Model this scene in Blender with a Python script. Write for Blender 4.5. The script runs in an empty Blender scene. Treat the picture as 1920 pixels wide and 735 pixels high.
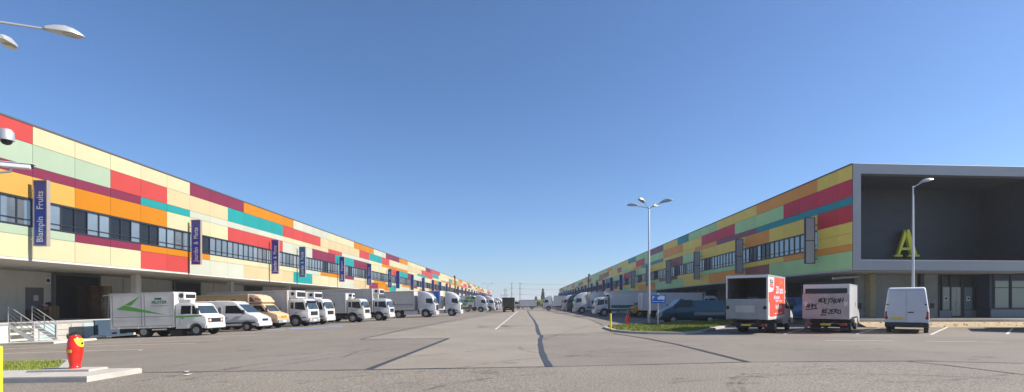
import bpy, bmesh, math, random
from mathutils import Vector, Matrix
random.seed(7)
R = math.radians
S = bpy.context.scene
C = S.collection

# ------------------------------------------------------------------ camera
EYE = 1.75; F = 907.0; HX = 985.0; HY = 569.0           # photo pixels (1920 x 735)
cd = bpy.data.cameras.new('camera'); cam = bpy.data.objects.new('camera', cd); C.objects.link(cam)
cam.location = (0, 0, EYE); cam.rotation_euler = (R(90), 0, 0)
cd.sensor_width = 36; cd.lens = F / 1920 * 36
cd.shift_x = -(HX - 960) / 1920; cd.shift_y = (HY - 367.5) / 1920
cd.clip_start = 0.1; cd.clip_end = 20000
S.camera = cam
# ------------------------------------------------------------------ sky, sun, exposure
SUN_EL = 38.5; SUN_AZ = 92.0                              # azimuth clockwise from +Y: the sun stands over the right building
w = bpy.data.worlds.new('World'); S.world = w; w.use_nodes = True
nt = w.node_tree; bg = nt.nodes['Background']
sky = nt.nodes.new('ShaderNodeTexSky'); sky.sky_type = 'NISHITA'; sky.sun_disc = False
sky.sun_elevation = R(SUN_EL); sky.sun_rotation = R(SUN_AZ)
sky.altitude = 0; sky.air_density = 1.0; sky.dust_density = .45; sky.ozone_density = 9.5
nt.links.new(sky.outputs[0], bg.inputs[0]); bg.inputs[1].default_value = 0.09
sl = bpy.data.lights.new('sun', 'SUN'); sl.energy = 5.0; sl.angle = R(0.5); sl.color = (1, .935, .84)
so = bpy.data.objects.new('sun', sl); C.objects.link(so)
sd = Vector((math.sin(R(SUN_AZ)) * math.cos(R(SUN_EL)), math.cos(R(SUN_AZ)) * math.cos(R(SUN_EL)), math.sin(R(SUN_EL))))
so.rotation_euler = sd.to_track_quat('Z', 'Y').to_euler(); so.location = (60, 40, 60)
S.view_settings.view_transform = 'Standard'; S.view_settings.look = 'None'
S.view_settings.exposure = 0.8; S.view_settings.gamma = 1

# ------------------------------------------------------------------ ground profile (cross fall to the left docks)
KN = [(-4000, -.8), (-60, -.8), (-35, -.76), (-30.5, -.68), (-25, -.50), (-20, -.34), (-16, -.23), (-12, -.14), (-8, -.08),
      (-4, -.03), (5, 0), (15, .05), (25, .12), (60, .15), (4000, .15)]
def gz(x):
    for (a, za), (b, zb) in zip(KN, KN[1:]):
        if x <= b: return za + (zb - za) * (x - a) / (b - a)
    return KN[-1][1]
def G(px, py, up=0.0):
    """ground point under a photo pixel"""
    z = 0.0
    for _ in range(12):
        Y = (EYE - z - up) * F / (py - HY); X = (px - HX) * Y / F; z = gz(X)
    return Vector((X, Y, z + up))

# ------------------------------------------------------------------ materials
MATS = {}
def mat(name, col, rough=.6, metal=0, var=.10, scale=3.0, bump=0, bscale=60, emit=0, spec=.5, coat=0, grime=0, rnd=0, stretch=None):
    if name in MATS: return MATS[name]
    m = bpy.data.materials.new(name); m.use_nodes = True; n = m.node_tree.nodes; l = m.node_tree.links
    b = n['Principled BSDF']; b.inputs['Roughness'].default_value = rough; b.inputs['Metallic'].default_value = metal
    b.inputs['Specular IOR Level'].default_value = spec
    if coat: b.inputs['Coat Weight'].default_value = coat; b.inputs['Coat Roughness'].default_value = .08
    tc = n.new('ShaderNodeTexCoord'); src = tc.outputs['Object']
    if stretch:
        mp = n.new('ShaderNodeMapping'); mp.inputs['Scale'].default_value = stretch; l.new(src, mp.inputs[0]); src = mp.outputs[0]
    no = n.new('ShaderNodeTexNoise'); no.inputs['Scale'].default_value = scale; no.inputs['Detail'].default_value = 6; no.inputs['Roughness'].default_value = .65
    l.new(src, no.inputs['Vector'])
    rp = n.new('ShaderNodeValToRGB'); c = Vector(col[:3])
    lo = [max(0, x * (1 - var)) for x in c]; hi = [min(1, x * (1 + var)) for x in c]
    rp.color_ramp.elements[0].position = .3; rp.color_ramp.elements[1].position = .7
    rp.color_ramp.elements[0].color = (*lo, 1); rp.color_ramp.elements[1].color = (*hi, 1)
    l.new(no.outputs[0], rp.inputs[0]); out = rp.outputs[0]
    if grime:
        n2 = n.new('ShaderNodeTexNoise'); n2.inputs['Scale'].default_value = 1.1; n2.inputs['Detail'].default_value = 8; n2.inputs['Roughness'].default_value = .75
        mp2 = n.new('ShaderNodeMapping'); mp2.inputs['Scale'].default_value = (1.6, 1.6, .5); l.new(tc.outputs['Object'], mp2.inputs[0]); l.new(mp2.outputs[0], n2.inputs['Vector'])
        r2 = n.new('ShaderNodeMapRange'); r2.inputs[1].default_value = .45; r2.inputs[2].default_value = .8; r2.inputs[3].default_value = 0; r2.inputs[4].default_value = grime
        mx = n.new('ShaderNodeMix'); mx.data_type = 'RGBA'; l.new(n2.outputs[0], r2.inputs[0]); l.new(r2.outputs[0], mx.inputs[0]); l.new(out, mx.inputs[6])
        mx.inputs[7].default_value = (c[0] * .35 + .03, c[1] * .33 + .025, c[2] * .3 + .02, 1); out = mx.outputs[2]
    if rnd:
        oi = n.new('ShaderNodeObjectInfo'); r3 = n.new('ShaderNodeMapRange'); r3.inputs[3].default_value = 1 - rnd; r3.inputs[4].default_value = 1 + rnd
        hs = n.new('ShaderNodeHueSaturation'); l.new(oi.outputs['Random'], r3.inputs[0]); l.new(r3.outputs[0], hs.inputs['Value']); l.new(out, hs.inputs['Color']); out = hs.outputs[0]
    l.new(out, b.inputs['Base Color'])
    if bump:
        n3 = n.new('ShaderNodeTexNoise'); n3.inputs['Scale'].default_value = bscale; n3.inputs['Detail'].default_value = 4; l.new(tc.outputs['Object'], n3.inputs['Vector'])
        bp = n.new('ShaderNodeBump'); bp.inputs['Strength'].default_value = bump; bp.inputs['Distance'].default_value = .02; l.new(n3.outputs[0], bp.inputs['Height']); l.new(bp.outputs[0], b.inputs['Normal'])
    MATS[name] = m; return m

def asphalt(name, col, speck=.35, big=.16, grain=70, streak=0.0):
    m = bpy.data.materials.new(name); m.use_nodes = True; n = m.node_tree.nodes; l = m.node_tree.links; b = n['Principled BSDF']
    b.inputs['Roughness'].default_value = .88; b.inputs['Specular IOR Level'].default_value = .3
    tc = n.new('ShaderNodeTexCoord')
    def noise(sc, det, rough=.6, mp=None):
        x = n.new('ShaderNodeTexNoise'); x.inputs['Scale'].default_value = sc; x.inputs['Detail'].default_value = det; x.inputs['Roughness'].default_value = rough
        src = tc.outputs['Object']
        if mp:
            q = n.new('ShaderNodeMapping'); q.inputs['Scale'].default_value = mp; l.new(src, q.inputs[0]); src = q.outputs[0]
        l.new(src, x.inputs['Vector']); return x.outputs[0]
    def rng(v, a, b_, lo, hi):
        r = n.new('ShaderNodeMapRange'); r.inputs[1].default_value = a; r.inputs[2].default_value = b_; r.inputs[3].default_value = lo; r.inputs[4].default_value = hi; l.new(v, r.inputs[0]); return r.outputs[0]
    def mul(a, b_):
        q = n.new('ShaderNodeMath'); q.operation = 'MULTIPLY'; l.new(a, q.inputs[0]); l.new(b_, q.inputs[1]); return q.outputs[0]
    g = rng(noise(grain, 3, .7), .32, .68, 1 - speck, 1 + speck)
    g = mul(g, rng(noise(14, 4, .7), .3, .7, .9, 1.1))
    g = mul(g, rng(noise(.22, 6, .65), .3, .7, 1 - big, 1 + big))
    g = mul(g, rng(noise(1.3, 6, .7, (1.8, .35, 1)), .62, .8, 1, .86))
    if streak: g = mul(g, rng(noise(.9, 5, .7, (.25, 2.2, 1)), .55, .75, 1, 1 + streak))
    hs = n.new('ShaderNodeMix'); hs.data_type = 'RGBA'; hs.blend_type = 'MULTIPLY'; hs.inputs[0].default_value = 1; hs.inputs[6].default_value = (*col, 1)
    cb = n.new('ShaderNodeCombineColor'); 
    for i in range(3): l.new(g, cb.inputs[i])
    l.new(cb.outputs[0], hs.inputs[7]); l.new(hs.outputs[2], b.inputs['Base Color'])
    bp = n.new('ShaderNodeBump'); bp.inputs['Strength'].default_value = .5; bp.inputs['Distance'].default_value = .006; l.new(noise(grain, 3), bp.inputs['Height']); l.new(bp.outputs[0], b.inputs['Normal'])
    MATS[name] = m; return m

M_asph = asphalt('asphalt', (.192, .168, .140), .30, .15, 60)
M_fore = asphalt('asphalt_coarse', (.205, .178, .146), .60, .12, 24)
M_light = asphalt('asphalt_worn', (.240, .210, .172), .30, .14, 50, .12)
M_tar = mat('tar', (.042, .041, .041), .5, var=.25, scale=6)
M_paint = mat('road_paint', (.58, .56, .52), .7, var=.12, scale=5, grime=.3)
M_bluepaint = mat('blue_road_paint', (.20, .34, .58), .7, var=.2, scale=4, grime=.4)
M_conc = mat('concrete', (.50, .48, .44), .85, var=.12, scale=1.5, bump=.2, grime=.35)
M_conc_lt = mat('concrete_light', (.42, .395, .35), .85, var=.1, scale=2.0, bump=.2, grime=.3)
M_wall = mat('wall_render', (.66, .65, .61), .85, var=.07, scale=.5, bump=.1, bscale=12, grime=.25)
M_soil = mat('dry_soil', (.40, .31, .19), .95, var=.25, scale=3, bump=.8, bscale=20)
M_grass = mat('grass', (.19, .225, .035), .8, var=.3, scale=1.2)
M_turf = mat('turf', (.17, .18, .05), .95, var=.3, scale=4, bump=.6, bscale=40)
M_steel = mat('galvanised_steel', (.50, .51, .52), .42, .6, var=.08, scale=9)
M_frame = mat('window_frame', (.018, .022, .030), .45, var=.1)
M_glass = mat('window_glass', (.12, .145, .165), .05, var=.15, scale=.8, spec=1.0, rnd=.25)
M_glass.node_tree.nodes['Principled BSDF'].inputs['IOR'].default_value = 2.0
M_glass3 = mat('window_blind', (.20, .21, .21), .12, var=.1, scale=2, spec=.8, rnd=.2)
M_glass2 = mat('window_glass_dark', (.012, .014, .02), .12, var=.2, spec=.35)
M_pane_lt = mat('entrance_glass', (.17, .23, .235), .10, var=.06, scale=.7, spec=.7)
M_grey = mat('grey_metal_cladding', (.18, .20, .23), .45, .3, var=.05, scale=1)
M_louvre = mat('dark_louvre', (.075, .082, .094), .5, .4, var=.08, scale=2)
M_black = mat('black_plastic', (.014, .014, .015), .55, var=.2)
M_rubber = mat('tyre_rubber', (.020, .020, .021), .85, var=.25, scale=10)
M_rim = mat('wheel_rim', (.34, .34, .335), .45, .5, var=.15, scale=8, grime=.5)
M_chassis = mat('chassis_metal', (.022, .021, .020), .7, var=.3, scale=6, grime=.3)
M_chassis_red = mat('chassis_rust_red', (.10, .025, .02), .8, var=.3, scale=6)
M_white = mat('white_paint', (.62, .62, .61), .35, var=.04, scale=1.5, coat=.4, grime=.16)
M_white2 = mat('silver_white_paint', (.56, .58, .60), .32, .15, var=.04, scale=1.5, coat=.4, grime=.12)
M_boxw = mat('white_box_panel', (.64, .63, .61), .5, var=.04, scale=1.0, grime=.22)
M_boxg = mat('grey_box_panel', (.46, .45, .43), .55, var=.05, scale=1.0, grime=.3)
M_boxdirty = mat('dirty_tail_panel', (.42, .39, .385), .7, var=.12, scale=2.5, grime=.45)
M_alu = mat('aluminium_trim', (.56, .56, .55), .4, .6, var=.06, scale=6)
M_peach = mat('peach_paint', (.60, .40, .235), .45, var=.05, grime=.15)
M_ochre = mat('ochre_box_panel', (.50, .33, .14), .55, var=.06, grime=.2)
M_yel = mat('yellow_paint', (.85, .60, .02), .45, var=.07, grime=.1)
M_yel2 = mat('amber_paint', (.60, .33, .03), .45, var=.07, grime=.2)
M_red = mat('hydrant_red', (.70, .015, .008), .35, var=.06, coat=.4)
M_redad = mat('red_print', (.72, .07, .04), .5, var=.04)
M_orad = mat('orange_print', (.80, .18, .04), .5, var=.04)
M_teal = mat('teal_van_paint', (.006, .068, .095), .3, .2, var=.06, coat=.3)
M_green = mat('green_print', (.10, .34, .06), .5, var=.05)
M_dgreen = mat('dark_green_print', (.01, .13, .08), .5, var=.05)
M_blackprint = mat('black_print', (.025, .022, .02), .7, var=.1)
M_brown = mat('brown_print', (.13, .06, .03), .6, var=.1)
M_grprint = mat('grey_print', (.22, .24, .24), .6, var=.05)
M_blue = mat('blue_sign_face', (.02, .06, .38), .35, var=.15, scale=.9)
M_blue2 = mat('violet_sign_face', (.045, .035, .32), .35, var=.15, scale=.9)
M_blue3 = mat('teal_blue_sign_face', (.012, .09, .26), .35, var=.2, scale=.9)
M_signgrey = mat('blank_sign_face', (.42, .42, .45), .5, var=.08, scale=2)
M_signtan = mat('sign_frame_bronze', (.33, .28, .25), .45, .3, var=.1)
M_letter = mat('letter_white', (.72, .74, .78), .5, var=.03)
M_signblue = mat('road_sign_blue', (.008, .13, .56), .35, var=.05)
M_whitesign = mat('white_sign', (.75, .75, .74), .5, var=.03)
M_plate_y = mat('number_plate_yellow', (.62, .48, .05), .4, var=.05)
M_lamp = mat('headlamp_glass', (.70, .70, .68), .08, var=.1, scale=20, spec=.9, metal=.3)
M_amber = mat('indicator_amber', (.75, .22, .01), .3, var=.05)
M_tail = mat('tail_lamp_red', (.35, .01, .01), .25, var=.1)
M_wood = mat('pallet_wood', (.20, .125, .065), .8, var=.25, scale=8, stretch=(1, 12, 12))
M_wood2 = mat('dark_crate_wood', (.10, .062, .035), .8, var=.3, scale=8)
M_greencr = mat('green_crate', (.05, .17, .07), .6, var=.15)
M_door = mat('door_grey', (.17, .18, .195), .5, var=.05)
M_bluewall = mat('pale_blue_painted_concrete', (.34, .43, .46), .7, var=.08, grime=.25)
M_dockblue = mat('dock_shelter_blue', (.03, .06, .10), .7, var=.1)
M_bag = mat('bin_bag', (.02, .02, .022), .35, var=.3)
M_poster = mat('paper', (.6, .6, .58), .7, var=.03)
M_leaf = mat('leaf', (.07, .10, .03), .8, var=.45, scale=.9)
M_bush = mat('bush_leaf', (.15, .165, .055), .85, var=.4, scale=.6)
M_cypress = mat('cypress_leaf', (.035, .055, .03), .9, var=.4, scale=1)
M_bark = mat('bark', (.10, .075, .05), .9, var=.3)
M_pole = mat('dark_pole', (.10, .10, .105), .7, var=.1)
M_hill = mat('hill', (.12, .15, .13), .95, var=.2, scale=.01)
M_wire = mat('wire', (.05, .05, .055), .7, var=.1)
PAL = {}
def pal(k, name, col): PAL[k] = mat('panel_' + name, col, .5, var=.035, scale=.5, rnd=.05, spec=.25, grime=.10)
pal('r', 'red', (0.375, 0.046, 0.040)); pal('c', 'cream', (0.430, 0.402, 0.250)); pal('g', 'mint', (0.275, 0.345, 0.250)); pal('m', 'maroon', (0.150, 0.019, 0.046))
pal('o', 'orange', (0.410, 0.148, 0.002)); pal('y', 'yellow_orange', (0.410, 0.245, 0.053)); pal('t', 'teal', (0.012, 0.215, 0.215)); pal('p', 'peach', (0.430, 0.345, 0.200))
pal('w', 'pale_mint', (0.375, 0.388, 0.315))
pal('Y', 'yellow', (0.840, 0.600, 0.105)); pal('C', 'crimson', (0.600, 0.026, 0.065)); pal('T', 'shade_side_teal', (0.006, 0.270, 0.290)); pal('G', 'green', (0.420, 0.660, 0.290))  # capitals: shaded right facade's own copies of the paints, raised to offset its shade
pal('O', 'shade_side_orange', (0.800, 0.310, 0.045)); pal('M', 'shade_side_maroon', (0.240, 0.075, 0.130)); pal('B', 'brown', (0.300, 0.110, 0.080)); pal('R', 'shade_side_red', (0.620, 0.028, 0.040))

# ------------------------------------------------------------------ mesh helpers
class MB:
    def __init__(s): s.v = []; s.f = []
    def add(s, vs, fs):
        o = len(s.v); s.v += [tuple(v) for v in vs]; s.f += [tuple(i + o for i in f) for f in fs]; return s
    def box(s, x0, x1, y0, y1, z0, z1):
        return s.add([(x0, y0, z0), (x1, y0, z0), (x1, y1, z0), (x0, y1, z0), (x0, y0, z1), (x1, y0, z1), (x1, y1, z1), (x0, y1, z1)],
                     [(0, 3, 2, 1), (4, 5, 6, 7), (0, 1, 5, 4), (1, 2, 6, 5), (2, 3, 7, 6), (3, 0, 4, 7)])
    def slab(s, pts, vec):
        """planar polygon pushed along vec"""
        n = len(pts); a = [Vector(p) for p in pts]; b = [p + Vector(vec) for p in a]
        return s.add(a + b, [tuple(range(n))[::-1], tuple(range(n, 2 * n))] + [(i, (i + 1) % n, n + (i + 1) % n, n + i) for i in range(n)])
    def tube(s, p0, p1, r0, r1=None, n=8):
        p0 = Vector(p0); p1 = Vector(p1); r1 = r0 if r1 is None else r1; d = (p1 - p0).normalized()
        u = d.orthogonal().normalized(); v = d.cross(u); vs = []
        for p, r in ((p0, r0), (p1, r1)):
            for i in range(n): a = 2 * math.pi * i / n; vs.append(p + u * (r * math.cos(a)) + v * (r * math.sin(a)))
        return s.add(vs, [tuple(range(n))[::-1], tuple(range(n, 2 * n))] + [(i, (i + 1) % n, n + (i + 1) % n, n + i) for i in range(n)])
    def path(s, pts, r, n=6):
        for a, b in zip(pts, pts[1:]): s.tube(a, b, r, n=n)
        return s
    def bar(s, p0, p1, wd, th):
        """flat bar"""
        p0 = Vector(p0); p1 = Vector(p1); d = (p1 - p0).normalized(); u = d.cross(Vector((0, 0, 1)))
        if u.length < .01: u = Vector((1, 0, 0))
        u.normalize(); v = d.cross(u)
        a = [p0 + u * wd / 2 + v * th / 2, p0 - u * wd / 2 + v * th / 2, p0 - u * wd / 2 - v * th / 2, p0 + u * wd / 2 - v * th / 2]
        return s.slab(a, p1 - p0)
    def lathe(s, prof, n=20, c=(0, 0, 0), axis='z'):
        c = Vector(c); vs = []
        for r, h in prof:
            for i in range(n):
                a = 2 * math.pi * i / n; x, y = r * math.cos(a), r * math.sin(a)
                vs.append(c + (Vector((x, y, h)) if axis == 'z' else Vector((x, h, y)) if axis == 'y' else Vector((h, x, y))))
        k = len(prof); fs = [(j * n + i, j * n + (i + 1) % n, (j + 1) * n + (i + 1) % n, (j + 1) * n + i) for j in range(k - 1) for i in range(n)]
        fs += [tuple(range(n)), tuple(range((k - 1) * n, k * n))]
        return s.add(vs, fs)
    def mesh(s, name, smooth=False, bevel=0, seg=2):
        me = bpy.data.meshes.new(name); bm = bmesh.new()
        vs = [bm.verts.new(v) for v in s.v]
        for f in s.f:
            try: bm.faces.new([vs[i] for i in f])
            except ValueError: pass
        bmesh.ops.recalc_face_normals(bm, faces=bm.faces)
        if bevel:
            es = [e for e in bm.edges if len(e.link_faces) == 2 and e.calc_face_angle(0) > .5]
            bmesh.ops.bevel(bm, geom=es, offset=bevel, segments=seg, affect='EDGES', profile=.5, clamp_overlap=True)
        if smooth:
            for f in bm.faces: f.smooth = True
            for e in bm.edges:
                if len(e.link_faces) == 2 and e.calc_face_angle(0) > .6: e.smooth = False
        bm.to_mesh(me); bm.free(); return me
    def build(s, name, m, parent=None, smooth=False, bevel=0, seg=2, loc=None):
        return obj(name, s.mesh(name, smooth, bevel, seg), m, parent, loc)
def obj(name, me, m, parent=None, loc=None):
    if m is not None and not me.materials: me.materials.append(m)
    o = bpy.data.objects.new(name, me); C.objects.link(o)
    if parent: o.parent = parent
    if loc is not None: o.location = loc
    return o
def tag(o, label=None, cat=None, group=None, kind=None):
    if label: o['label'] = label
    if cat: o['category'] = cat
    if group: o['group'] = group
    if kind: o['kind'] = kind
    return o
def thing(name, label, cat, loc=(0, 0, 0), rz=0, group=None):
    o = bpy.data.objects.new(name, None); C.objects.link(o); o.location = loc; o.rotation_euler = (0, 0, rz); o.empty_display_size = .2
    return tag(o, label, cat, group)
def copy_tree(o, parent=None):
    c = o.copy(); C.objects.link(c); c.parent = parent
    for ch in o.children: copy_tree(ch, c)
    return c
def ordinal(i):
    return ['first', 'second', 'third', 'fourth', 'fifth', 'sixth', 'seventh', 'eighth', 'ninth', 'tenth', 'eleventh', 'twelfth', 'thirteenth',
            'fourteenth', 'fifteenth', 'sixteenth', 'seventeenth', 'eighteenth', 'nineteenth', 'twentieth'][i]
TXT = {}
def text(body, size, m, parent, origin, right, up, width=None, name='lettering', ext=.004, shear=0):
    key = (body, shear)
    if key not in TXT:
        cu = bpy.data.curves.new('t', 'FONT'); cu.body = body; cu.size = 1; cu.align_x = 'CENTER'; cu.align_y = 'CENTER'; cu.extrude = .004; cu.resolution_u = 2; cu.shear = shear
        cu.offset = .012
        t = bpy.data.objects.new('t', cu); C.objects.link(t); bpy.context.view_layer.update()
        me = bpy.data.meshes.new_from_object(t.evaluated_get(bpy.context.evaluated_depsgraph_get())); bpy.data.objects.remove(t)
        TXT[key] = me
    me = TXT[key].copy(); me.name = name; me.materials.clear()
    r = Vector(right).normalized(); u = Vector(up).normalized(); n = r.cross(u)
    xs = [v.co.x for v in me.vertices]; sx = size
    if width: sx = width / (max(xs) - min(xs))
    for v in me.vertices:
        v.co = Vector(origin) + r * (v.co.x * sx) + u * (v.co.y * size) + n * v.co.z
    return obj(name, me, m, parent)

def drape(name, poly, dz, m, parent=None, kind='structure'):
    """a sheet laid on the ground, cut where the ground bends"""
    me = bpy.data.meshes.new(name); bm = bmesh.new()
    bm.faces.new([bm.verts.new((p[0], p[1], 0)) for p in poly])
    for x, _ in KN:
        bmesh.ops.bisect_plane(bm, geom=bm.verts[:] + bm.edges[:] + bm.faces[:], plane_co=(x, 0, 0), plane_no=(1, 0, 0))
    bmesh.ops.recalc_face_normals(bm, faces=bm.faces)
    for v in bm.verts: v.co.z = gz(v.co.x) + dz
    bm.normal_update()
    if bm.faces and sum(f.normal.z for f in bm.faces) < 0: bmesh.ops.reverse_faces(bm, faces=bm.faces)
    bm.to_mesh(me); bm.free(); o = obj(name, me, m, parent)
    if kind: o['kind'] = kind
    return o
def ribbon(pts, wd, jitter=0, sub=1):
    P = []
    for a, b in zip(pts, pts[1:]):
        for k in range(sub): P.append((a[0] + (b[0] - a[0]) * k / sub, a[1] + (b[1] - a[1]) * k / sub))
    P.append((pts[-1][0], pts[-1][1])); L = []; Rr = []
    for i, p in enumerate(P):
        a = Vector(P[max(0, i - 1)]); b = Vector(P[min(len(P) - 1, i + 1)]); d = (b - a).normalized(); n = Vector((-d.y, d.x))
        ww = wd * (1 + random.uniform(-jitter, jitter)) / 2; q = Vector(p) + n * random.uniform(-jitter, jitter) * wd * .3
        L.append(q + n * ww); Rr.append(q - n * ww)
    return L + Rr[::-1]
def strip(name, pts, wd, dz, m, jitter=0, sub=1):
    me = bpy.data.meshes.new(name); bm = bmesh.new(); ring = ribbon(pts, wd, jitter, sub); n = len(ring) // 2
    L = [bm.verts.new((p.x, p.y, 0)) for p in ring[:n]]; Q = [bm.verts.new((p.x, p.y, 0)) for p in ring[n:][::-1]]
    for i in range(n - 1): bm.faces.new((Q[i], Q[i + 1], L[i + 1], L[i]))
    for x, _ in KN:
        bmesh.ops.bisect_plane(bm, geom=bm.verts[:] + bm.edges[:] + bm.faces[:], plane_co=(x, 0, 0), plane_no=(1, 0, 0))
    for v in bm.verts: v.co.z = gz(v.co.x) + dz
    bm.normal_update()
    for f in bm.faces:
        if f.normal.z < 0: f.normal_flip()
    bm.to_mesh(me); bm.free(); o = obj(name, me, m); o['kind'] = 'structure'; return o
def raised(name, poly, h, m, parent=None, kind='structure', bevel=.02):
    """a low raised slab with kerb faces that follows the ground"""
    me = bpy.data.meshes.new(name); bm = bmesh.new()
    f = bm.faces.new([bm.verts.new((p[0], p[1], 0)) for p in poly])
    bm.normal_update()
    if f.normal.z < 0: f.normal_flip()
    for x, _ in KN:
        bmesh.ops.bisect_plane(bm, geom=bm.verts[:] + bm.edges[:] + bm.faces[:], plane_co=(x, 0, 0), plane_no=(1, 0, 0))
    for v in bm.verts: v.co.z = gz(v.co.x) - .05
    r = bmesh.ops.extrude_face_region(bm, geom=bm.faces[:])
    for v in r['geom']:
        if isinstance(v, bmesh.types.BMVert): v.co.z += h + .05
    bmesh.ops.recalc_face_normals(bm, faces=bm.faces)
    if bevel:
        es = [e for e in bm.edges if len(e.link_faces) == 2 and e.calc_face_angle(0) > 1.2 and min(v.co.z - gz(v.co.x) for v in e.verts) > 0]
        bmesh.ops.bevel(bm, geom=es, offset=bevel, segments=2, affect='EDGES', clamp_overlap=True)
    bm.to_mesh(me); bm.free(); o = obj(name, me, m, parent)
    if kind: o['kind'] = kind
    return o

# ================================================================== GROUND
g = MB(); ys = [-60, 6500]; xs = [k[0] for k in KN]
for i in range(len(xs) - 1):
    g.add([(xs[i], ys[0], gz(xs[i])), (xs[i + 1], ys[0], gz(xs[i + 1])), (xs[i + 1], ys[1], gz(xs[i + 1])), (xs[i], ys[1], gz(xs[i]))], [(0, 1, 2, 3)])
me = g.mesh('ground'); bm = bmesh.new(); bm.from_mesh(me); bmesh.ops.remove_doubles(bm, verts=bm.verts, dist=1e-4); bm.to_mesh(me); bm.free()
tag(obj('ground', me, M_asph), kind='structure')

def gp(*pp): return [G(*p) for p in pp]
# older coarse surface nearest the camera, worn lane, darker lane strips
seam = gp((690, 694), (1035, 688), (1400, 679.5), (1720, 677.5), (1920, 682), (2300, 690)); seamL = gp((-500, 704), (0, 700), (300, 699), (690, 694))
drape('near_road', [(-60, -30), (60, -30), (60, seam[-1].y)] + [(p.x, p.y) for p in seam[::-1]] + [(p.x, p.y) for p in seamL[::-1][1:]] + [(-60, seamL[0].y)], .004, M_fore)
crack = gp((989, 582), (990.5, 586), (994, 592), (1001, 600), (1006, 610), (1008.5, 620), (1011, 627), (1016, 630), (1013, 637), (1013.5, 647), (1016, 660), (1022, 675), (1030, 688))
worn = [G(690, 693.5), *crack[:4:-1], G(1003, 604), G(842, 634.5)]
drape('worn_lane', [(p.x, p.y) for p in worn], .004, M_light)
drape('worn_lane', [(p.x, p.y) for p in gp((842, 634), (1003, 604), (989, 582), (968, 582), (676, 636))], .004, M_light)
drape('worn_lane', [(p.x, p.y) for p in gp((1012, 628), (1150, 622), (1110, 600), (1020, 583), (991, 583), (1005, 604))], .004, M_light)
# tar seams
def seamstrip(pix, wd, j=.15, sub=3, dz=.012): return strip('tar_seam', [(p.x, p.y) for p in gp(*pix)], wd, dz, M_tar, j, sub)
strip('tar_seam', [(p.x, p.y) for p in crack], .21, .013, M_tar, .16, 2)
seamstrip([(690, 693.3), (770, 662.5), (840, 635.2)], .20, .08)
seamstrip([(-300, 702), (0, 700), (300, 698.7), (690, 694), (1035, 688), (1400, 679.5), (1720, 677.5), (1920, 682)], .075, .3, 8, .016)
seamstrip([(1150, 625.5), (1210, 634.5), (1270, 646), (1330, 661), (1403, 679.3)], .17, .15)
seamstrip([(1700, 678), (1780, 686), (1920, 703), (2000, 714)], .06, .2)
seamstrip([(676, 636.5), (760, 617.5), (850, 600.5), (905, 589)], .10, .2)
seamstrip([(676, 636.8), (842, 634.6)], .07, .2)
seamstrip([(1020, 582.5), (1060, 589), (1108, 600), (1130, 610)], .13, .2)
# tyre marks: faint curved rubber
M_skid = bpy.data.materials.new('tyre_mark'); M_skid.use_nodes = True
_n = M_skid.node_tree.nodes; _l = M_skid.node_tree.links; _b = _n['Principled BSDF']; _b.inputs['Base Color'].default_value = (.05, .048, .045, 1); _b.inputs['Roughness'].default_value = .8
_t = _n.new('ShaderNodeTexCoord'); _no = _n.new('ShaderNodeTexNoise'); _no.inputs['Scale'].default_value = 2.2; _no.inputs['Detail'].default_value = 8; _no.inputs['Roughness'].default_value = .8
_r = _n.new('ShaderNodeMapRange'); _r.inputs[1].default_value = .42; _r.inputs[2].default_value = .75; _r.inputs[3].default_value = 0; _r.inputs[4].default_value = .5
_l.new(_t.outputs['Object'], _no.inputs['Vector']); _l.new(_no.outputs[0], _r.inputs[0]); _l.new(_r.outputs[0], _b.inputs['Alpha'])
def arc(pix, wd=.16):
    p = gp(*pix); out = []
    for i in range(13):
        t = i / 12; out.append(((1 - t) ** 2 * p[0].x + 2 * t * (1 - t) * p[1].x + t * t * p[2].x, (1 - t) ** 2 * p[0].y + 2 * t * (1 - t) * p[1].y + t * t * p[2].y))
    strip('tyre_mark', out, wd, .010, M_skid, .1, 1)
for a in [((975, 650), (960, 672), (1250, 668)), ((790, 735), (850, 712), (1050, 699)), ((1400, 700), (1330, 722), (1420, 760)), ((1420, 700), (1352, 722), (1440, 760)),
          ((1250, 720), (1500, 690), (1900, 712)), ((240, 718), (430, 690), (700, 655)), ((260, 726), (450, 695), (720, 657)), ((640, 672), (690, 650), (720, 652)),
          ((1100, 660), (1300, 640), (1700, 652)), ((1060, 668), (1300, 648), (1800, 662)), ((860, 690), (990, 668), (1130, 668)), ((1640, 715), (1760, 722), (1900, 700)),
          ((560, 720), (640, 706), (760, 700)), ((700, 675), (830, 664), (930, 655)), ((1010, 640), (1060, 622), (1120, 606)), ((300, 690), (420, 672), (600, 662))]: arc(a)
for px, py, wx, wy in [(1063, 628.5, 1.6, .7), (790, 616, 1.4, .8), (740, 617, 1.1, .8), (668, 674.3, .22, .12), (636, 674.6, .2, .08), (1357, 692.5, .14, .05), (960, 616, 1.2, .35), (565, 715, .3, .1), (600, 716, .2, .1)] + [(random.uniform(20, 1900), random.uniform(600, 720), random.uniform(.1, .5), random.uniform(.08, .4)) for _ in range(46)]:
    c = G(px, py); drape('oil_stain', [(c.x + wx * math.cos(a * .7854) * random.uniform(.7, 1.1), c.y + wy * math.sin(a * .7854) * random.uniform(.7, 1.1)) for a in range(8)], .014, M_skid)
# road centre line: dashes near, then longer
for y0, y1 in [(33.0, 34.6), (35.2, 36.9), (37.5, 39.4), (40.1, 42.2), (43, 46), (46.8, 52), (53, 60), (61, 72), (73, 110)]:
    strip('lane_line', [(-2.03 + (y0 - 33) * .004, y0), (-2.03 + (y1 - 33) * .004, y1)], .15, .010, M_paint)
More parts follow.
